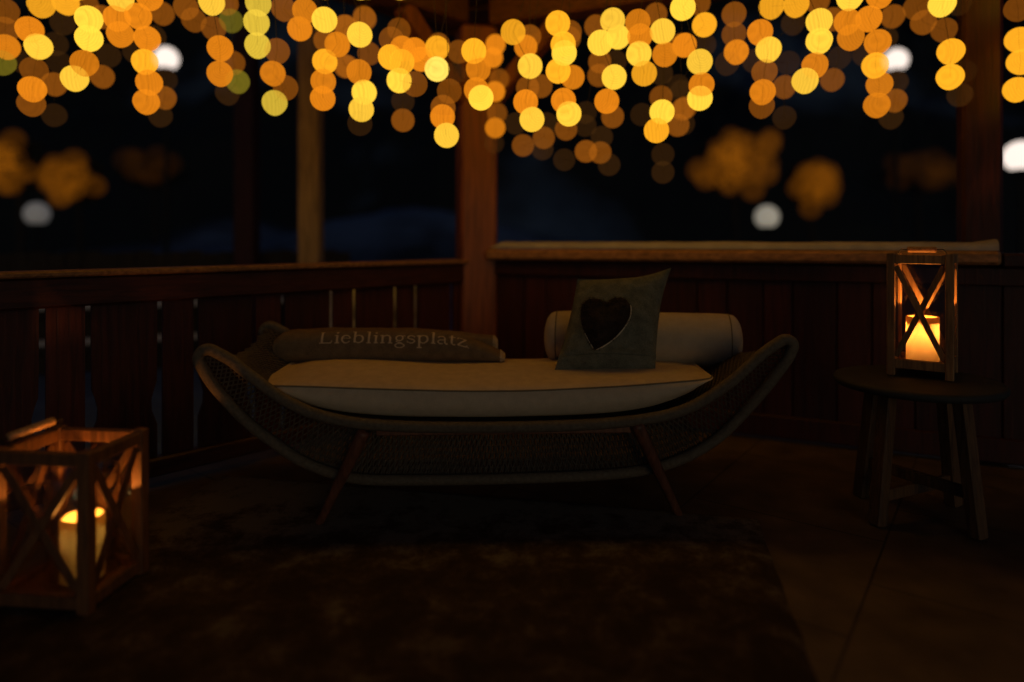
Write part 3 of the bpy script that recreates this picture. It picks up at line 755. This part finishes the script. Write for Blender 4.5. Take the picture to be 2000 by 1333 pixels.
# letters: stroke outlines in em units (x height .46, capital .70), width factor per stroke
def arc(cx, cy, rx, ry, a0, a1, n=14): return [(cx + rx * math.cos(R(a0 + (a1 - a0) * k / n)), cy + ry * math.sin(R(a0 + (a1 - a0) * k / n))) for k in range(n + 1)]
T_, t_ = .040, .018
def stem(x, y0, y1, foot=True, head=True):
    s = [([(x, y0), (x, y1)], T_)]
    if foot: s.append(([(x - .085, y0 + .008), (x + .085, y0 + .008)], t_))
    if head: s.append(([(x - .10, y1 - .035), (x, y1 - .01)], t_ * 1.3))
    return s
GL = {
 'L': (.56, [([(.12, 0), (.12, .70)], T_), ([(.02, .692), (.22, .692)], t_), ([(.02, .01), (.46, .01), (.50, .15)], t_)]),
 'i': (.27, stem(.13, 0, .46) + [(arc(.13, .62, .022, .022, 0, 360, 8), .028)]),
 'e': (.43, [([(.05, .27), (.36, .27)], t_), (arc(.20, .23, .16, .22, 10, 110), t_ * 1.4), (arc(.20, .23, .155, .22, 110, 250), T_ * .9), (arc(.20, .23, .165, .22, 250, 325), t_ * 1.2)]),
 'b': (.52, [([(.10, .02), (.10, .72)], T_), ([(0, .685), (.10, .71)], t_ * 1.3), (arc(.25, .23, .16, .22, 150, 60), t_ * 1.3), (arc(.25, .23, .165, .22, 60, -60), T_ * .9), (arc(.25, .23, .16, .22, -60, -165), t_ * 1.3)]),
 'l': (.26, stem(.12, 0, .72)),
 'n': (.55, stem(.11, 0, .46) + [(arc(.27, .28, .14, .17, 150, 30), t_ * 1.5), ([(.40, .34), (.40, 0)], T_), ([(.32, .008), (.49, .008)], t_)]),
 'g': (.47, [(arc(.20, .29, .13, .155, 0, 360, 20), T_ * .75), ([(.28, .40), (.42, .44)], t_ * 1.3), ([(.12, .16), (.08, .09), (.16, .04), (.30, .01)], t_ * 1.3), (arc(.21, -.12, .17, .12, 80, -280, 22), t_ * 1.5)]),
 's': (.36, [([(.30, .34), (.29, .42)], t_), (arc(.17, .34, .12, .11, 40, 230), t_ * 1.5), ([(.09, .26), (.26, .19)], T_ * .8), (arc(.17, .12, .13, .11, 50, -150), t_ * 1.5), ([(.04, .03), (.03, .13)], t_)]),
 'p': (.53, [([(.12, -.24), (.12, .46)], T_), ([(.02, .425), (.12, .45)], t_ * 1.3), ([(.03, -.232), (.22, -.232)], t_), (arc(.27, .23, .16, .22, 150, 60), t_ * 1.3), (arc(.27, .23, .165, .22, 60, -60), T_ * .9), (arc(.27, .23, .16, .22, -60, -150), t_ * 1.3)]),
 'a': (.43, [(arc(.17, .33, .13, .12, 165, 20), t_ * 1.5), ([(.30, .36), (.30, .06), (.36, .01), (.41, .04)], T_ * .8), (arc(.16, .12, .12, .11, 60, 300), T_ * .6), ([(.2, .215), (.30, .27)], t_)]),
 't': (.31, [([(.13, .58), (.13, .08)], T_), (arc(.21, .09, .08, .085, 180, 310), t_ * 1.3), ([(.02, .44), (.27, .44)], t_ * 1.1)]),
 'z': (.45, [([(.06, .36), (.05, .44), (.37, .44)], t_), ([(.36, .44), (.05, .015)], T_ * .85), ([(.04, .015), (.36, .015), (.40, .10)], t_ * 1.1), ([(.40, .03), (.47, -.02)], t_)]),
}
word = 'Lieblingsplatz'; adv = sum(GL[c][0] for c in word)
X0, X1 = P(624, 0, 2.54).x, P(915, 0, 2.54).x; em = (X1 - X0) / adv
def put(x, y):
    """em coordinates to the front of the fold: y runs over the rounded upper edge"""
    X = X0 + x * em; u = (X - xA) / (xBf - xA)
    # walk the cross-section from the base line angle upward by arc length
    v = .036; tgt = y * em * .64; stp = .003 if tgt > 0 else -.003; acc = 0; p = ff(u, v)
    while abs(acc) < abs(tgt):
        q = ff(u, v + stp); l = (q - p).length; v += stp; p = q; acc += l * (1 if stp > 0 else -1)
    e = ff(u, v + .004) - ff(u, v - .004); nrm = e.cross(ff(u + .004, v) - ff(u - .004, v)).normalized()
    if nrm.dot(Vector((0, -1, .5))) < 0: nrm = -nrm
    return p + nrm * .0016, nrm
g = MB(); x = 0
for ch in word:
    a_, strokes = GL[ch]
    for pts, wd in strokes:
        fine = []
        for (xa_, ya_), (xb_, yb_) in zip(pts, pts[1:]):
            k = max(1, int(math.hypot(xb_ - xa_, yb_ - ya_) / .06)); fine += [(lerp(xa_, xb_, j / k), lerp(ya_, yb_, j / k)) for j in range(k)]
        fine.append(pts[-1]); vs = []; fs = []
        for j, (px_, py_) in enumerate(fine):
            p0, p1 = fine[max(0, j - 1)], fine[min(len(fine) - 1, j + 1)]
            dx, dy = p1[0] - p0[0], p1[1] - p0[1]; l = math.hypot(dx, dy) or 1
            nx, ny = -dy / l * wd, dx / l * wd
            for s_, o_ in ((1, 0), (-1, 0)):
                p, nr = put(x + px_ + nx * s_, py_ + ny * s_); vs.append(p)
        for j in range(len(fine) - 1): fs.append((2 * j, 2 * j + 1, 2 * j + 3, 2 * j + 2))
        g.add(vs, fs)
    x += a_
g.build('lettering', M['letters'], bl)

# ------------------------------------------------------------------ stool
st = thing('stool', 'round stool with a dark grey top on four splayed wooden legs', 'stool', (1.385, 2.29, 0))
sc0 = Vector((1.385, 2.29, 0)); SR = .258; SZ = .468
g = MB(); g.lathe([(1e-4, SZ - .030), (SR - .02, SZ - .030), (SR - .006, SZ - .026), (SR, SZ - .018), (SR, SZ - .008), (SR - .004, SZ - .002), (SR - .010, SZ), (1e-4, SZ)], sc0, 64)
g.build('top', M['stooltop'], st, True)
feet = []
for k in range(4):
    a = R(25 + 90 * k + (0, 6, 0, 0)[k]); d = Vector((math.cos(a), math.sin(a), 0)); side = Vector((-d.y, d.x, 0))
    g = MB(); ft = sc0 + d * .200; tp_ = sc0 + d * .148 + UP * (SZ - .0305); feet.append((ft, tp_))
    g.bar(ft + UP * .001, tp_, .046, .042, side, .005); g.build('leg', M['stoolleg'], st)
for i, z in ((0, .095), (1, .134)):
    a, b = [f.lerp(t, z / SZ) + UP * 0 for f, t in (feet[i], feet[i + 2])]
    a.z = b.z = z
    g = MB(); g.bar(a, b, .038, .020, UP, .003); g.build('stretcher', M['stoolleg'], st)

# ------------------------------------------------------------------ candle
def candle(c, r, h, power, power2, label, wx='wax', col=(1, .44, .11), col2=(1, .34, .055)):
    t = thing('candle', label, 'candle', c, 'lit candles in the wooden lanterns')
    g = MB(); prof = [(1e-4, .001), (r * .97, .001), (r, .004)] + [(r * (1 + .012 * math.sin(k * 2.1)), lerp(.004, h - .006, k / 10)) for k in range(1, 11)] + [(r * .985, h - .001), (r * .95, h), (r * .90, h - .003), (r * .86, h - .012), (r * .80, h - .028), (r * .5, h - .034), (1e-4, h - .035)]
    g.lathe(prof, c, 40); g.build('wax', M[wx], t, True)
    c = Vector(c)
    g = MB(); g.tube([c + UP * (h - .036), c + UP * (h - .030), c + UP * (h - .022) + Vector((.002, 0, 0))], .0014, 6); g.build('wick', M['cable'], t)
    g = MB(); g.lathe([(1e-4, h - .030), (.0034, h - .027), (.0045, h - .022), (.0034, h - .014), (.0013, h - .007), (1e-4, h - .003)], c, 14); g.build('flame', M['flame'], t, True)
    for z, pw_ in ((h - .050, power), (h - .0285, power2)):
        ld = bpy.data.lights.new('candle_light', 'POINT'); ld.energy = pw_; ld.color = col if z < h - .04 else col2; ld.shadow_soft_size = .005
        lo = bpy.data.objects.new('candle_light', ld); COL.objects.link(lo); lo.location = c + UP * z
        lo.parent = t; lo.matrix_parent_inverse = Matrix.Translation(-c)
    return t

# ------------------------------------------------------------------ lanterns
def lantern(label, base, e1, e2, z0, h, pw_, foot, m, hand_c, hand_d, hand_l, wire_to, open_top):
    """base = centre, e1/e2 = half side vectors of the square plan; posts at the corners"""
    e1, e2 = Vector(e1), Vector(e2); d1, d2 = e1.normalized(), e2.normalized(); b = Vector((*base, 0))
    t = thing('lantern', label, 'lantern', (base[0], base[1], z0), 'wooden lanterns with crossed bars')
    l1, l2 = e1.length - pw_ / 2, e2.length - pw_ / 2
    z1 = z0 + h
    for s1 in (-1, 1):
        for s2 in (-1, 1):
            p = b + d1 * s1 * l1 + d2 * s2 * l2
            g = MB(); g.bar(p + UP * (z0 + .0015), p + UP * z1, pw_, pw_ * .98, d1, .0025); g.build('corner_upright', m, t)
    for (d, l, o, lo) in ((d1, l1, d2, l2), (d2, l2, d1, l1)):
        for s in (-1, 1):
            a_, c_ = b - d * (l - pw_ / 2) + o * s * lo, b + d * (l - pw_ / 2) + o * s * lo
            zt = z1 - .012; zb = z0 + foot
            g = MB(); g.bar(a_ + UP * (zt - .009), c_ + UP * (zt - .009), .032, pw_ * .8, UP, .002); g.build('top_bar', m, t)
            g = MB(); g.bar(a_ + UP * (zb + .016), c_ + UP * (zb + .016), .032, pw_ * .8, UP, .002); g.build('bottom_bar', m, t)
            ztop, zbot = zt - .026, zb + .033
            for k, (u, v) in enumerate(((a_ + UP * zbot, c_ + UP * ztop), (c_ + UP * zbot, a_ + UP * ztop))):
                off = o * s * (.0045 + .0035 * k - .003); wd_ = pw_ * .72; dd = (v - u).normalized(); inset = wd_ * .45
                g = MB(); g.bar(u + off + dd * inset, v + off - dd * inset, wd_, .0055, d, .001); g.build('cross_bar', m, t)
            q = [a_ - o * s * .0075 + UP * zbot, c_ - o * s * .0075 + UP * zbot, c_ - o * s * .0075 + UP * ztop, a_ - o * s * .0075 + UP * ztop]
            g = MB(); g.add(q, [(0, 1, 2, 3)]); g.build('glass_pane', M['mirrorpane'] if open_top else M['glass'], t)
    g = MB(); g.box(b + UP * (z0 + foot + .008), (2 * l1 - .001, 2 * l2 - .001, .012), Matrix((d1, d2, UP)).transposed()); g.build('base_board', m, t)
    hc = Vector(hand_c); hd = Vector(hand_d).normalized()
    g = MB(); g.tube([hc - hd * hand_l / 2, hc - hd * (hand_l / 2 - .004), hc + hd * (hand_l / 2 - .004), hc + hd * hand_l / 2], [.0085, .0105, .0105, .0085], 14)
    hn = g.build('handle', M['handle'], t, True)
    for s, q in ((-1, wire_to[0]), (1, wire_to[1])):
        g = MB(); e_ = hc + hd * s * hand_l / 2; mid = e_ + hd * s * .02
        g.tube([e_ - hd * s * .002, mid, mid.lerp(Vector(q), .3), Vector(q)], .0022, 6); g.build('wire', M['metal'], hn, True)
    return t, b
# lantern on the stool
ang = R(37); nrm = Vector((-math.sin(ang), -math.cos(ang), 0)); rt_ = Vector((math.cos(ang), -math.sin(ang), 0))
LC = Vector((1.313, 2.345, 0)) + rt_ * .098 - nrm * .098
z0 = SZ; h2 = .428
topc_ = LC + UP * (z0 + h2 + .006)
lantern('tall narrow wooden lantern with a glowing candle, standing on the stool', (LC.x, LC.y), rt_ * .099, -nrm * .099, z0, h2, .025, .028, M['oldwood'],
        topc_ + nrm * .02 + UP * .006, rt_, .088, (LC - rt_ * .085 + UP * (z0 + h2 - .02), LC + rt_ * .085 + UP * (z0 + h2 - .02)), False)
candle((LC.x, LC.y, z0 + .0425), .051, .162, .72, 13.0, 'thick bright candle inside the lantern on the stool')
# lantern on the floor
near = Vector((-1.050, 1.655, 0)); e1 = Vector((-.278, .030, 0)); e2 = Vector((.025, .236, 0)); fcn = near + (e1 + e2) / 2
zz0 = .0
lt_, _ = lantern('big wooden lantern with crossed bars standing on the floor beside the railing', (fcn.x, fcn.y), e1 / 2, e2 / 2, zz0, .412, .032, .02, M['shadewood'],
        P(62, 838, 1.80) + Vector((0, 0, .0)), (P(100, 829, 1.84) - P(22, 858, 1.76)), .112,
        (near + e1 * .86 + e2 * .2 + UP * .405, near + e1 * .93 + e2 * .93 + UP * .405), True)
cz = zz0 + .0345
gc = fcn + Vector((.030, .0, 0))
t = thing('glass_cylinder', 'clear glass cylinder round the middle candle in the floor lantern', 'candle glass', (gc.x, gc.y, cz))
g = MB(); g.lathe([(1e-4, .0005), (.080, .0005), (.086, .004), (.086, .288), (.0845, .2905), (.083, .288), (.083, .006), (1e-4, .005)], (gc.x, gc.y, cz), 48); g.build('bowl', M['hurricane'], t, True)
g = MB(); g.tube([(gc.x + .0848 * math.cos(k * math.pi / 24), gc.y + .0848 * math.sin(k * math.pi / 24), cz + .2905) for k in range(48)], .0016, 6, closed=True); g.build('rim', M['hurricane'], t, True)
candle((gc.x, gc.y, cz + .0055), .052, .168, .045, 9.0, 'pillar candle standing inside the glass cylinder of the floor lantern', 'palewax', col=(1, .60, .18))

# ------------------------------------------------------------------ hanging string lights, small bulbs built as globes of blur-disc size
BR_ = .0490
KIND = {'W': ('lit_globe_brightest', (1, .66, .10), 1.25, .30), 'B': ('lit_globe_pale', (1, .57, .042), 1.20, .33), 'A': ('lit_globe_golden', (1, .41, .015), 1.05, .42),
        'M': ('lit_globe_amber', (.98, .28, .009), .76, .48), 'D': ('lit_globe_orange', (.9, .245, .014), .22, .80), 'V': ('lit_globe_faint', (.8, .30, .05), .030, .92),
        'G': ('lit_globe_greenish', (.9, .60, .05), .78, .5), 'g': ('lit_globe_olive', (.75, .58, .04), .19, .8)}
BM = {}
def globe_mesh(k, drop):
    nm, col, s, t = KIND[k]; g = MB(); prof = []
    for q in range(15):
        a = math.pi * q / 14; r, z = math.sin(a), -math.cos(a)
        if z < -.25 and drop: z = -.25 + (z + .25) * 1.10; r *= 1 - .10 * ((-z - .25) / .85)
        prof.append((max(1e-4, r * BR_), z * BR_))
    g.lathe(prof, n=26); me = bpy.data.meshes.new(nm); me.from_pydata(g.v, [], g.f)
    me.polygons.foreach_set('use_smooth', [True] * len(me.polygons))
    if k not in KM: KM[k] = glow_glass(nm, col, s, t)
    me.materials.append(KM[k]); return me
KM = {}
OFF = {1: 0, 2: 650, 3: 1300}
S = [  # picture third, depth, label, globes
 (1, 2.74, 'short string of four globes, amber with an olive green last one', [(30,60,'D'),(30,165,'D'),(35,262,'M'),(12,350,'g')]),
 (1, 2.66, 'string with one pale yellow globe above three amber ones, over the dim grey lamp', [(165,165,'M'),(215,260,'B'),(190,390,'D'),(180,497,'M'),(175,578,'D')]),
 (1, 2.90, 'string of nearly unlit brown globes beside the drooping amber string', [(130,345,'V'),(350,130,'V'),(310,245,'V'),(330,350,'V'),(303,470,'D'),(302,642,'V')]),
 (1, 2.70, 'pair of golden globes high up, the upper one cut by the top of the picture', [(230,28,'A')]),
 (1, 2.72, 'single golden globe half above the top, next to a pale yellow pair', [(366,14,'A')]),
 (1, 2.62, 'string with two pale yellow globes touching, above an amber and a third pale one', [(496,106,'B'),(496,214,'B'),(471,352,'M'),(416,437,'B')]),
 (1, 2.92, 'dim brown string behind the touching pale yellow pair', [(478,22,'D'),(570,95,'D'),(606,310,'V'),(569,427,'D')]),
 (1, 2.64, 'two amber globes under a cut-off pale one, above the white street lamp', [(670,-10,'B'),(652,102,'M'),(671,192,'M')]),
 (1, 2.66, 'string of five amber globes running down beside the bright white street lamp', [(833,-15,'M'),(771,90,'M'),(821,216,'M'),(808,345,'A'),(832,461,'M'),(816,568,'M')]),
 (1, 2.93, 'dim brown string just behind the five amber globes at the white lamp', [(905,76,'D'),(858,205,'V'),(752,290,'V'),(916,545,'D'),(894,645,'V'),(922,445,'V')]),
 (1, 2.80, 'short string of orange globes beginning near the greenish lights', [(1037,42,'D'),(1080,112,'D'),(1190,158,'D')]),
 (1, 2.66, 'string of three golden globes stacked with gaps, near the greenish ones', [(1180,12,'B'),(1227,270,'M'),(1226,411,'M')]),
 (1, 2.86, 'olive green globes hanging alone between the golden and the greenish yellow string', [(1262,18,'D'),(1289,116,'g'),(1300,350,'D'),(1325,455,'g'),(1268,520,'V')]),
 (1, 2.64, 'string of three greenish yellow globes one under the other', [(1440,18,'G'),(1430,126,'G'),(1436,254,'G')]),
 (1, 2.68, 'string ending in one pale greenish yellow globe, beside the slim tan post', [(1545,285,'D'),(1521,410,'M'),(1592,490,'D'),(1531,573,'G')]),
 (1, 2.74, 'pair of amber globes at the top of the slim tan post', [(1580,48,'D'),(1671,162,'M')]),
 (1, 2.64, 'string starting with an amber and a pale yellow globe above the slim tan post', [(1700,62,'M'),(1809,112,'B')]),
 (1, 2.66, 'string of four amber globes close together hanging in front of the slim tan post', [(1880,250,'M'),(1811,344,'A'),(1802,455,'M'),(1799,550,'M')]),
 (1, 2.90, 'dull orange string behind the amber globes at the slim tan post', [(1812,228,'D'),(1930,150,'D'),(2030,98,'D'),(1935,372,'D')]),
 (2, 2.66, 'string with pale yellow top globe and touching pale bottom pair, past the slim tan post', [(150,195,'B'),(146,402,'M'),(175,516,'B'),(159,611,'B'),(151,690,'V')]),
 (2, 2.88, 'short string of two orange globes beside the pale yellow pair, above the throw', [(180,106,'D'),(202,300,'D')]),
 (2, 2.64, 'dense string of golden globes overlapping, above the lettering of the throw', [(327,222,'D'),(388,272,'M'),(322,320,'A'),(385,346,'A'),(370,450,'B'),(458,470,'D')]),
 (2, 2.84, 'lone orange globe hanging low under the dense golden string', [(369,168,'D'),(391,565,'V'),(391,672,'D')]),
 (2, 2.70, 'short string with the brightest globe of all at its end', [(456,280,'M'),(492,332,'M'),(581,270,'A'),(580,387,'W')]),
 (2, 2.66, 'string of four golden globes piled on one another, hanging lowest of all', [(650,510,'D'),(615,600,'D'),(612,652,'M'),(634,756,'B')]),
 (2, 2.88, 'dim orange string behind the brightest globe', [(590,250,'D'),(702,290,'D'),(676,412,'V')]),
 (2, 2.62, 'string of four golden globes hanging in front of the corner post, pale one last', [(786,286,'A'),(811,386,'M'),(800,502,'M'),(826,546,'B')]),
 (2, 3.25, 'string of orange globes in front of the corner post, its lowest alone', [(907,250,'M'),(892,322,'M'),(928,442,'D'),(904,512,'M'),(916,632,'D'),(905,714,'M'),(899,800,'V')]),
 (2, 2.64, 'string of golden globes just past the corner post, pale ones at its middle and end', [(1005,180,'A'),(1100,370,'B'),(1075,570,'M'),(1110,667,'B')]),
 (2, 2.84, 'orange string tucked behind the golden one past the corner post', [(1098,205,'D'),(1076,262,'M'),(1086,490,'D'),(1160,482,'D')]),
 (2, 2.95, 'cluster of dim brown globes low over the heart cushion, first of its row', [(1020,690,'V'),(1060,812,'D'),(1176,770,'D'),(1168,832,'V'),(1192,690,'V')]),
 (2, 2.64, 'string of six golden globes close together, pale one lowest, above the heart cushion', [(1254,132,'A'),(1284,248,'A'),(1290,297,'B'),(1256,397,'A'),(1286,562,'M'),(1316,636,'B')]),
 (2, 2.78, 'short string of orange globes half hidden by the six golden ones', [(1322,182,'D'),(1318,215,'D'),(1337,432,'M')]),
 (2, 2.96, 'cluster of dim brown globes low over the bolster', [(1300,722,'D'),(1290,892,'V'),(1408,702,'V'),(1410,628,'V'),(1411,845,'D'),(1491,852,'D'),(1500,765,'V'),(1540,920,'V')]),
 (2, 2.64, 'string of pale yellow globes in a zigzag, amber one lowest, above the bolster', [(1560,116,'B'),(1490,240,'B'),(1568,431,'B'),(1527,566,'M')]),
 (2, 2.74, 'pale yellow globe partly covered by the zigzag string', [(1590,208,'B')]),
 (2, 2.90, 'dim orange string behind the zigzag of pale globes', [(1465,148,'D'),(1488,345,'D'),(1482,422,'D'),(1575,345,'V'),(1560,652,'D')]),
 (2, 2.64, 'string of five globes from amber to pale and back, above the bolster end', [(1700,124,'M'),(1711,204,'M'),(1706,301,'B'),(1736,411,'A')]),
 (2, 2.66, 'long string with two pale globes on top and a touching golden pair low down', [(1838,176,'B'),(1851,305,'M'),(1835,625,'B'),(1804,729,'A')]),
 (2, 2.90, 'dim brown string behind the touching golden pair', [(1800,82,'D'),(1832,412,'V'),(1829,542,'D'),(1840,862,'V'),(1722,640,'V'),(1840,962,'V')]),
 (3, 2.64, 'string of pale yellow globes above the raised daybed end, last two touching', [(96,44,'B'),(190,346,'B'),(200,475,'M'),(191,549,'B')]),
 (3, 2.76, 'two golden globes one below the other over the raised end of the daybed', [(216,140,'A'),(105,254,'M')]),
 (3, 2.92, 'dull brown string behind the pale ones over the raised end of the daybed', [(185,20,'D'),(70,480,'V'),(110,602,'D'),(68,700,'D'),(218,252,'V')]),
 (3, 2.76, 'string of three orange globes above the amber-lit trees', [(381,80,'D'),(381,192,'D'),(394,290,'M'),(344,352,'V')]),
 (3, 2.66, 'string with one pale yellow globe over two amber ones, above the broadest lit tree', [(526,180,'M'),(574,276,'B'),(551,402,'D'),(541,513,'M'),(536,590,'D')]),
 (3, 2.90, 'brown string of faint globes beside the pale one over the broadest lit tree', [(492,340,'V'),(662,485,'D'),(662,655,'V'),(710,130,'V'),(682,350,'V')]),
 (3, 2.70, 'two golden globes side by side at the top, over the broadest lit tree', [(590,36,'A'),(728,26,'A')]),
 (3, 2.62, 'two touching pale yellow globes, then an orange and another pale one, nearer the lantern', [(856,120,'B'),(856,228,'B'),(832,365,'M'),(777,451,'B')]),
 (3, 2.92, 'dim brown string behind the touching pale pair nearer the lantern', [(848,10,'D'),(930,108,'D'),(968,322,'V'),(929,446,'D')]),
 (3, 2.64, 'two amber globes under a cut-off pale one, over the smaller lit tree', [(1028,-14,'B'),(1013,122,'M'),(1032,209,'M')]),
 (3, 2.66, 'string of amber globes running down past the white lamp above the lantern', [(1194,-25,'M'),(1132,105,'M'),(1182,236,'M'),(1168,365,'A'),(1192,471,'M'),(1177,586,'M')]),
 (3, 2.92, 'dim brown string just behind the amber one above the lantern', [(1266,92,'D'),(1226,215,'V'),(1110,305,'V'),(1277,561,'D'),(1256,656,'V'),(1283,460,'V')]),
 (3, 2.80, 'short orange string high above the lantern, next to the end post', [(1397,42,'D'),(1437,125,'D'),(1552,168,'D')]),
 (3, 2.66, 'string of golden globes with a clear gap, hanging beside the end post', [(1541,22,'B'),(1590,287,'A'),(1586,429,'A')]),
 (3, 2.90, 'faint brown string beside the end post', [(1632,20,'V'),(1662,402,'V'),(1640,530,'V')]),
 (3, 2.70, 'string of three golden globes cut by the edge, beyond the end post', [(1965,48,'D'),(1968,222,'A'),(1980,345,'A'),(1958,500,'A')]),
 (2, 2.92, 'faint string over the bolster end, mostly hidden by brighter globes', [(1940,250,'D'),(1942,510,'V'),(1950,610,'D'),(1955,692,'V')]),
 (2, 2.86, 'orange string beside the pale yellow globe past the slim tan post', [(30,250,'M'),(66,150,'D'),(68,372,'D')]),
]
MS = {}
for (third, Y, label, lamps) in S:
    pts = []
    for (cx, cy, k) in lamps:
        px, py = OFF[third] + cx / 2.854, cy / 2.854
        yy = Y + random.uniform(-.02, .02)
        pts.append((P(px, py, yy), k, px))
    pts.sort(key=lambda q: -q[0].z)
    zt, kk = max(pts[0][0].z, H + 500 / F * pts[0][0].y - .105), len(label)          # unseen globes added above the frame, up to the eaves, to brighten daybed and floor
    while zt + .105 < 2.29:
        zt += .105; kk += 1; pts.insert(0, (Vector((pts[-1][0].x + random.uniform(-.02, .02), pts[-1][0].y, zt)), 'BAMB'[kk % 4], 1000))
    t = thing('light_string', label, 'string light', (pts[0][0].x, pts[0][0].y, 2.335), 'strings of blur-sized lights hanging from the eaves')
    line = [Vector((pts[0][0].x, pts[0][0].y, 2.335))] + [p + Vector((0, 0, 0)) for p, k, q in pts]
    g = MB(); g.tube(line, .0011, 4); g.build('cable', M['cable'], t)
    for p, k, px in pts:
        drop = px < 560 or px > 1400
        if (k, drop) not in MS: MS[(k, drop)] = globe_mesh(k, drop)
        b = bpy.data.objects.new('globe', MS[(k, drop)]); COL.objects.link(b); b.location = p
        b.rotation_euler = (random.uniform(-.1, .1), random.uniform(-.25, .25), random.uniform(0, 6))
        b.parent = t; b.matrix_parent_inverse = Matrix.Translation(-Vector(t.location))
